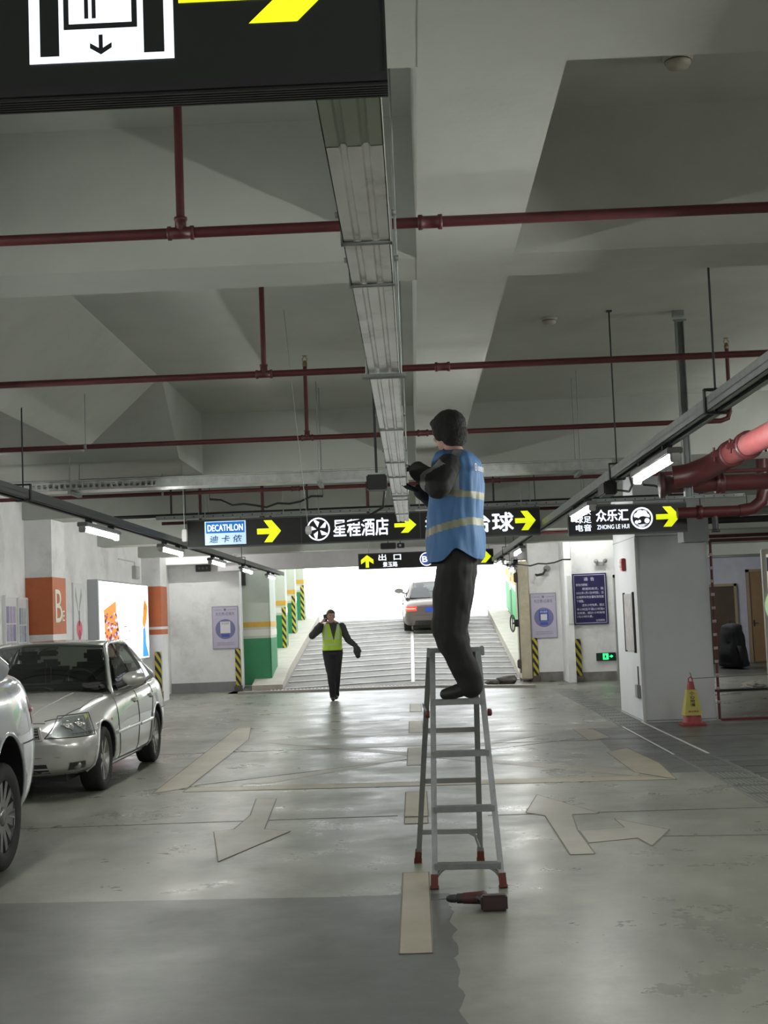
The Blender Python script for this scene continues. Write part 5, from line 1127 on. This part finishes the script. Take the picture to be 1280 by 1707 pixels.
# ================================================================== CARS
tint = glass_mat('tinted_car_glass', (.50, .55, .51), .07); lens_g = glass_mat('clear_lens', (.80, .82, .82), .10)
seatm = M('car_seat_fabric', (.05, .05, .05), .8); dashm = M('dashboard_plastic', (.03, .03, .03), .6)
def make_car(label, paint, loc, rotz, rotx=0., zs=1.0, xs=1.0, ys=1.0, spokes=7, rim_m=None, lit=False):
    car = thing('car', label, 'car', loc, local=True)
    car.rotation_euler = (rotx, 0, rotz)
    # stations: y, zb, w0, w1, w2, w3, zm, zsh, ztop
    ST = [(-2.27, .40, .58, .62, .62, .55, .62, .84, .88), (-2.22, .30, .70, .74, .75, .66, .62, .90, .96), (-1.95, .20, .78, .82, .84, .74, .60, .95, 1.02), (-1.55, .18, .82, .85, .865, .78, .60, .95, 1.02), (-.9, .17, .835, .86, .870, .80, .58, .93, .97), (-.2, .17, .84, .86, .868, .80, .57, .91, .95), (.5, .17, .84, .86, .868, .795, .57, .895, .95), (.85, .17, .84, .86, .868, .78, .57, .88, .965), (1.25, .17, .84, .86, .868, .74, .57, .855, .915), (1.65, .18, .80, .845, .855, .68, .57, .80, .855), (1.95, .20, .74, .80, .81, .60, .56, .735, .785), (2.10, .24, .64, .70, .71, .50, .54, .665, .70), (2.17, .33, .54, .58, .58, .44, .52, .60, .62)]
    def bm_body():
        v = []; f = []
        for (y, zb, w0, w1, w2, w3, zm, zsh, zt) in ST:
            half = [(0, zb), (.75*w0, zb), (w0, zb+.05), (w1, zb+.17), (w2, zm), (w3+.045, zsh-.06), (w3-.03, zsh+.015), (.55*w3, (zsh+zt)/2+.02), (0, zt)]
            full = half + [(-x, z) for x, z in half[-2:0:-1]]
            v += [(x, y, z) for x, z in full]
        n = 16
        for i in range(len(ST)-1): f += [(i*n+k, i*n+(k+1) % n, (i+1)*n+(k+1) % n, (i+1)*n+k) for k in range(n)]
        f += [tuple(range(n)), tuple(range((len(ST)-1)*n, len(ST)*n))]
        return v, f
    v, f = bm_body()
    me = bpy.data.meshes.new('car_shell'); me.from_pydata(v, [], f)
    bm = bmesh.new(); bm.from_mesh(me); bmesh.ops.recalc_face_normals(bm, faces=bm.faces[:]); bm.to_mesh(me); bm.free()
    me.materials.append(paint); me.materials.append(blackp)
    o = bpy.data.objects.new('car_shell', me); COL.objects.link(o)
    m = o.modifiers.new('s', 'SUBSURF'); m.levels = m.render_levels = 2
    cut = MB()
    for ay in (1.30, -1.30):
        for sx in (1, -1): cut.lathe((sx*.58, ay, .315), (sx, 0, 0), [(.001, 0), (.325, 0), (.350, .12), (.352, .5), (.001, .5)], 36, 0, False)
    co = cut.build('cutter', blackp)
    m = o.modifiers.new('b', 'BOOLEAN'); m.operation = 'DIFFERENCE'; m.object = co; m.solver = 'EXACT'; m.material_mode = 'TRANSFER'
    dg = bpy.context.evaluated_depsgraph_get(); res = bpy.data.meshes.new_from_object(o.evaluated_get(dg))
    bpy.data.objects.remove(o); bpy.data.objects.remove(co)
    for p in res.polygons: p.use_smooth = res.materials[p.material_index] == paint
    tree = BVHTree.FromPolygons([q.co for q in res.vertices], [tuple(p.vertices) for p in res.polygons])
    body = link('car_body', res, car)
    def cast(p, d, off=.004):
        d = Vector(d).normalized(); h = tree.ray_cast(Vector(p) - d*1.2, d)
        return (h[0] - d*off) if h[0] else Vector(p)
    def patch(mb, corners, d, n=8, m_=5, off=.004, mi=0, smooth=True):
        a, b_, c, e = map(Vector, corners); vs = []
        for j in range(m_+1):
            for i in range(n+1):
                p = (a*(1-i/n) + b_*(i/n))*(1-j/m_) + (e*(1-i/n) + c*(i/n))*(j/m_); vs.append(cast(p, d, off))
        mb.add(vs, [(j*(n+1)+i, j*(n+1)+i+1, (j+1)*(n+1)+i+1, (j+1)*(n+1)+i) for j in range(m_) for i in range(n)], mi, smooth)
        return mb
    def groove(mb, pts, d, w=.006, off=.0025, mi=0):
        P_ = []
        for p, q in zip(pts[:-1], pts[1:]):
            for k in range(8): P_.append(cast(Vector(p).lerp(Vector(q), k/8), d, off))
        P_.append(cast(pts[-1], d, off)); mb.tube(P_, w/2, 5, mi)
    # --- glasshouse
    def curve(xw, yc, ys, zc, zs_, n=8): return [Vector((xw*(2*i/n-1), yc + (ys-yc)*abs(2*i/n-1)**2, zc + (zs_-zc)*abs(2*i/n-1)**2)) for i in range(n+1)]
    def loft(A, B_, m_=6, bul=(0, 0, 0)):
        n = len(A); vs = [A[i].lerp(B_[i], j/m_) + Vector(bul)*math.sin(math.pi*j/m_) for j in range(m_+1) for i in range(n)]
        return vs, [(j*n+i, j*n+i+1, (j+1)*n+i+1, (j+1)*n+i) for j in range(m_) for i in range(n-1)]
    wsb, wst = curve(.745, 1.00, .68, .95, .925), curve(.575, .26, .10, 1.415, 1.375)
    rgt, rgb = curve(.565, -1.00, -.90, 1.405, 1.37), curve(.69, -1.74, -1.52, 1.03, 1.01)
    MB().add(*loft(wsb, wst, 6, (0, .03, .025)), 0, True).build('windshield', tint, car)
    MB().add(*loft(rgt, rgb, 6, (0, -.02, .03)), 0, True).build('rear_window', tint, car)
    vs, fs = loft(wst, rgt, 8, (0, 0, .035)); r = MB().add(vs, fs, 0, True).build('roof', paint, car)
    md = r.modifiers.new('t', 'SOLIDIFY'); md.thickness = .03; md.offset = -1
    b = MB(); bl = MB()
    for s in (1, -1):
        b.tube([(s*.80, .78, .90), (s*.735, .62, .95), (s*.655, .36, 1.18), (s*.585, .12, 1.365), (s*.57, -.05, 1.395), (s*.572, -.4, 1.405), (s*.568, -.8, 1.39), (s*.60, -1.10, 1.28), (s*.665, -1.40, 1.10), (s*.71, -1.62, .98)], [.012, .030, .026, .026, .025, .025, .028, .032, .04, .06], 10)
        # C pillar skin
        q = [(s*.77, -1.33, .97), (s*.70, -1.64, .98), (s*.57, -.96, 1.385), (s*.59, -.86, 1.37)]
        b.add([Vector(p) for p in q] + [Vector(p) - Vector((s*.04, 0, 0)) for p in q], [(0, 1, 2, 3), (4, 5, 6, 7), (0, 1, 5, 4), (1, 2, 6, 5), (2, 3, 7, 6), (3, 0, 4, 7)])
        bl.beam((s*.80, -.22, .93), (s*.592, -.19, 1.385), .06, .02, (1, 0, 0)); bl.beam((s*.785, -1.02, .95), (s*.60, -.86, 1.36), .03, .018, (1, 0, 0))
        bl.tube([(s*.806, .60, .925), (s*.812, -.2, .945), (s*.80, -1.0, .965), (s*.77, -1.35, .985)], .011, 6)
    b.build('pillars', paint, car); bl.build('window_trim', blackp, car)
    for s in (1, -1):
        for q in ([(s*.80, .60, .93), (s*.805, -.20, .945), (s*.600, -.18, 1.375), (s*.605, .12, 1.33)], [(s*.803, -.24, .95), (s*.79, -1.0, .965), (s*.605, -.84, 1.355), (s*.600, -.20, 1.38)], [(s*.787, -1.03, .97), (s*.768, -1.33, .99), (s*.62, -.98, 1.29), (s*.61, -.88, 1.345)]):
            vs = [Vector(p) for p in q]; A = [vs[0].lerp(vs[1], i/4) for i in range(5)]; B_ = [vs[3].lerp(vs[2], i/4) for i in range(5)]
            MB().add(*loft(A, B_, 4, (s*.022, 0, 0)), 0, True).build('side_window', tint, car)
    # --- interior
    MB().box(-.70, .70, -1.5, .78, .955, .975).bbox(-.68, .68, .35, .80, .94, 1.01, .02).build('interior_tray', dashm, car)
    for x in (-.36, .36):
        MB().bbox(x-.24, x+.24, -.42, -.28, .9, 1.20, .05).bbox(x-.12, x+.12, -.42, -.33, 1.20, 1.33, .035).build('front_seat', seatm, car)
        MB().bbox(x-.27, x+.27, -1.30, -1.16, .9, 1.14, .05).bbox(x-.11, x+.11, -1.30, -1.2, 1.12, 1.22, .03).build('rear_seat', seatm, car)
    w = MB().lathe((-.36, .30, 1.0), (0, -.85, .5), [(.165, -.012), (.185, 0), (.165, .012), (.15, 0)], 24, closed=True); w.beam((-.52, .30, 1.0), (-.20, .30, 1.0), .02, .04); w.build('steering_wheel', dashm, car)
    MB().bbox(-.10, .10, .17, .20, 1.285, 1.345, .015).build('rear_view_mirror', blackp, car)
    # --- front
    FW = (0, -1, 0)
    b = patch(MB(), [(-.43, 2, .565), (.43, 2, .565), (.40, 2, .665), (-.40, 2, .665)], FW, 14, 4); g = b.build('grille', blackp, car)
    for k in range(4): c = MB(); groove(c, [(-.42+.006*k, 2, .578+.024*k), (.42-.006*k, 2, .578+.024*k)], FW, .011, .008); c.build('grille_bar', chrome, g)
    c = MB(); groove(c, [(-.45, 2, .56), (.45, 2, .56), (.415, 2, .675), (-.415, 2, .675), (-.45, 2, .56)], FW, .018, .006); c.build('grille_surround', paint, g)
    for s in (1, -1):
        d = (-s*.55, -.83, 0); co_ = lambda x, z: (s*x, 2.06 - (x/.85)**2*.42, z)
        q = [co_(.38, .585), co_(.80, .575), co_(.80, .755), co_(.54, .745)]
        h = patch(MB(), q, d, 10, 6, .003).build('headlight', M('headlight_reflector', (.55, .57, .57), .22, .7), car)
        b = MB()
        for fx in (.30, .62):
            p = Vector(q[0]).lerp(Vector(q[1]), fx).lerp(Vector(q[3]).lerp(Vector(q[2]), fx), .45); p = cast(p, d, .004); b.lathe(p, (s*.3, .95, 0), [(.066, 0), (.062, .012), (.036, .004), (.014, .012), (.001, .014)], 18)
        b.build('lamp_bowl', chrome, h)
        c = patch(MB(), q, d, 10, 6, .018); c.build('lens', lens_g, h)
        c = MB(); groove(c, [co_(.36, .575), co_(.82, .565), co_(.82, .765), co_(.53, .76), co_(.36, .575)], d, .010, .004); c.build('seal', blackp, h)
        q = [co_(.55, .27), co_(.72, .275), co_(.70, .345), co_(.55, .345)]
        h = patch(MB(), q, d, 6, 4, .003).build('fog_lamp', M('fog_dark', (.03, .03, .03), .3), car)
        p = cast(Vector(q[0]).lerp(Vector(q[2]), .5), d, .006); MB().lathe(p, (s*.3, .95, 0), [(.038, 0), (.03, .008), (.001, .003)], 14).build('lamp_bowl', M('fog_lens', (.2, .2, .2), .15, .6), h)
    patch(MB(), [(-.50, 2, .25), (.50, 2, .25), (.48, 2, .34), (-.48, 2, .34)], FW, 12, 3).build('lower_intake', blackp, car)
    c = MB(); groove(c, [(-.49, 2, .295), (.49, 2, .295)], FW, .014, .008); c.build('intake_bar', paint, car)
    patch(MB(), [(-.22, 2, .40), (.22, 2, .40), (.22, 2, .52), (-.22, 2, .52)], FW, 6, 3, .012).build('front_plate', M('plate_blue', (.02, .06, .35), .4), car)
    c = MB(); groove(c, [(-.80, 2.0, .40), (.80, 2.0, .40)], FW, .004, .002); groove(c, [(-.45, 2, .69), (.45, 2, .69)], (0, -1, -.3), .008, .003)
    UP = (0, 0, -1)
    for s in (1, -1): groove(c, [(s*.44, 2.02, .7), (s*.56, 1.92, .8), (s*.66, 1.55, .8), (s*.70, 1.0, .9), (s*.72, .86, .95)], UP, .009, .002)
    c.build('panel_seams', blackp, car)
    for s in (1, -1): c = MB(); groove(c, [(s*.30, 1.95, .8), (s*.40, 1.4, .9), (s*.44, .95, .95)], UP, .012, .001); c.build('hood_crease', paint, car)
    for x in (-.25, .3): MB().tube([(x, 1.0, .965), (x+.1, .93, .985), (x+.38, .90, .985)], .008, 6).build('wiper', blackp, car)
    # --- sides
    for s in (1, -1):
        SD = (-s, 0, 0); c = MB()
        for pts in ([(s*1, .72, .88), (s*1, .78, .6), (s*1, .72, .25), (s*1, -.16, .22), (s*1, -.24, .6), (s*1, -.22, .9)], [(s*1, -.16, .22), (s*1, -.80, .23), (s*1, -.90, .5), (s*1, -1.12, .80), (s*1, -1.08, .93)], [(s*1, 1.62, .60), (s*1, 2.0, .60)], [(s*1, -1.62, .60), (s*1, -2.1, .60)]): groove(c, pts, SD, .007, .002)
        c.build('door_seams', M('seam_black', (.02, .02, .02), .7), car)
        c = MB(); 
        for a0, a1 in ((.90, -.19), (-.27, -.93)): groove(c, [(s*1, a0, .515), (s*1, a1, .525)], SD, .04, .004)
        c.build('side_moulding', paint, car)
        c = MB(); groove(c, [(s*1, .92, .20), (s*1, -.92, .20)], SD, .06, .004); c.build('sill', paint, car)
        for hy in (-.10, -.98):
            p = cast((s*1, hy, .79), SD, .012); h = MB().bbox(p.x-.016, p.x+.016, p.y-.085, p.y+.085, p.z-.018, p.z+.018, .008).build('door_handle', paint, car)
            MB().bbox(p.x-.012-s*.006, p.x+.012-s*.006, p.y-.05, p.y+.05, p.z-.035, p.z-.008, .006).build('handle_recess', blackp, h)
        p = cast((s*1, 1.02, .66), SD, .004); MB().bbox(p.x-.01, p.x+.01, p.y-.03, p.y+.03, p.z-.012, p.z+.012, .004).build('side_repeater', M('repeater_amber', (.5, .4, .25), .3), car)
        bm = bmesh.new(); bmesh.ops.create_uvsphere(bm, u_segments=20, v_segments=12, radius=1)
        for q in bm.verts:
            if q.co.y < -.2: q.co.y = -.2
        mr = MB().bm(bm, 0, True, Matrix.Translation((s*.965, .52, 1.03)) @ Matrix.Diagonal((.125, .10, .075, 1))).build('door_mirror', paint, car)
        MB().tube([(s*.80, .56, .95), (s*.90, .54, .985)], .022, 8).build('mirror_stalk', blackp, mr)
        MB().add([(s*.965-.10, .498, .975), (s*.965+.10, .498, .975), (s*.965+.10, .498, 1.085), (s*.965-.10, .498, 1.085)], [(0, 1, 2, 3)]).build('mirror_glass', chrome, mr)
        for ay in (1.30, -1.30):
            b = MB()
            for k in range(24): pass
            pts = [math.radians(a) for a in range(-15, 196, 10)]
            b.tube([cast((s*1, ay + .358*math.cos(a), .315 + .358*math.sin(a)), SD, .002) for a in pts], .012, 6); b.build('arch_lip', paint, car)
    # --- rear
    BW = (0, 1, 0)
    for s in (1, -1):
        d = (-s*.5, .85, 0); co_ = lambda x, z: (s*x, -2.1 + (x/.85)**2*.2, z)
        h = patch(MB(), [co_(.36, .70), co_(.80, .68), co_(.80, .83), co_(.36, .84)], d, 8, 4, .004).build('tail_light', (M('tail_red', (.45, .03, .02), .25, emit=.6, ecol=(1, .08, .04)) if lit else M('tail_red_off', (.25, .03, .025), .2)), car)
        c = MB(); groove(c, [co_(.38, .765), co_(.78, .755)], d, .022, .008); c.build('light_bar', (M('tail_pink', (.8, .3, .25), .3, emit=1.2, ecol=(1, .45, .35)) if lit else M('tail_pink_off', (.45, .15, .13), .3)), h)
    patch(MB(), [(-.24, -2.2, .66), (.24, -2.2, .66), (.24, -2.2, .80), (-.24, -2.2, .80)], BW, 6, 3, .008).build('rear_plate', M('plate_blue', (.02, .06, .35), .4), car)
    patch(MB(), [(-.55, -2.2, .30), (.55, -2.2, .30), (.52, -2.2, .42), (-.52, -2.2, .42)], BW, 10, 3, .004).build('rear_diffuser', blackp, car)
    c = MB(); groove(c, [(-.7, -2.2, .58), (.7, -2.2, .58)], BW, .006, .002); groove(c, [(-.62, -2.0, .93), (.62, -2.0, .93)], (0, .5, -1), .006, .002); c.build('boot_seams', blackp, car)
    MB().box(-.6, .6, -1.9, 1.9, .16, .24).build('underbody', blackp, car)
    # --- wheels
    for ay in (1.30, -1.30):
        for s in (1, -1):
            cx = s*.735
            ty = MB().lathe((cx, ay, .305), (s, 0, 0), [(.205, -.10), (.275, -.10), (.300, -.085), (.305, -.06), (.305, .07), (.298, .09), (.275, .105), (.225, .102), (.205, .09)], 36)
            for k in range(4): ty.lathe((cx, ay, .305), (s, 0, 0), [(.3055, -.05+k*.033), (.3065, -.046+k*.033), (.3055, -.042+k*.033)], 36)
            wt = ty.build('wheel', rubber, car)
            wt.scale = (1, 1, ys/zs)
            rm = MB().lathe((cx, ay, .305), (s, 0, 0), [(.205, -.08), (.205, .085), (.222, .10), (.226, .098), (.214, .080), (.195, .05), (.19, -.05)], 32)
            for k in range(spokes):
                a = 2*math.pi*k/spokes + .3; u = Vector((0, math.cos(a), math.sin(a))); t_ = Vector((0, -math.sin(a), math.cos(a))); c0 = Vector((cx, ay, .305))
                A = [c0 + Vector((s*.075, 0, 0)) + u*.035 + t_*w_ for w_ in (-.022, .022)] + [c0 + Vector((s*.085, 0, 0)) + u*.205 + t_*w_ for w_ in (.024, -.024)]
                rm.add(A + [p - Vector((s*.03, 0, 0)) for p in A], [(0, 1, 2, 3), (7, 6, 5, 4), (0, 1, 5, 4), (1, 2, 6, 5), (2, 3, 7, 6), (3, 0, 4, 7)])
            rm.lathe((cx, ay, .305), (s, 0, 0), [(.001, .088), (.03, .088), (.055, .078), (.055, .04)], 20)
            rm.build('rim', rim_m or M('alloy_rim', (.42, .42, .41), .3, .8), wt)
            MB().lathe((cx, ay, .305), (s, 0, 0), [(.001, .02), (.15, .02), (.15, 0)], 24).build('brake_disc', darkm, wt)
    car.scale = (xs, ys, zs)
    return car
make_car('silver sedan parked on the left facing the camera, fully in view', silver, (-3.885, 14.75, 0), math.pi)
make_car('pearl grey car cut by the left picture edge, nearest the camera', white_car, (-3.64, 7.65, 0), math.pi, zs=1.32, xs=1.08, ys=1.15, spokes=12, rim_m=M('dark_machined_rim', (.22, .22, .22), .25, .9))
yc = 42.2
make_car('taupe sedan driving up the ramp, seen from behind', brown_car, (.56, yc, rz(yc)-.01), 0, math.atan(SL), xs=1.07, lit=True)
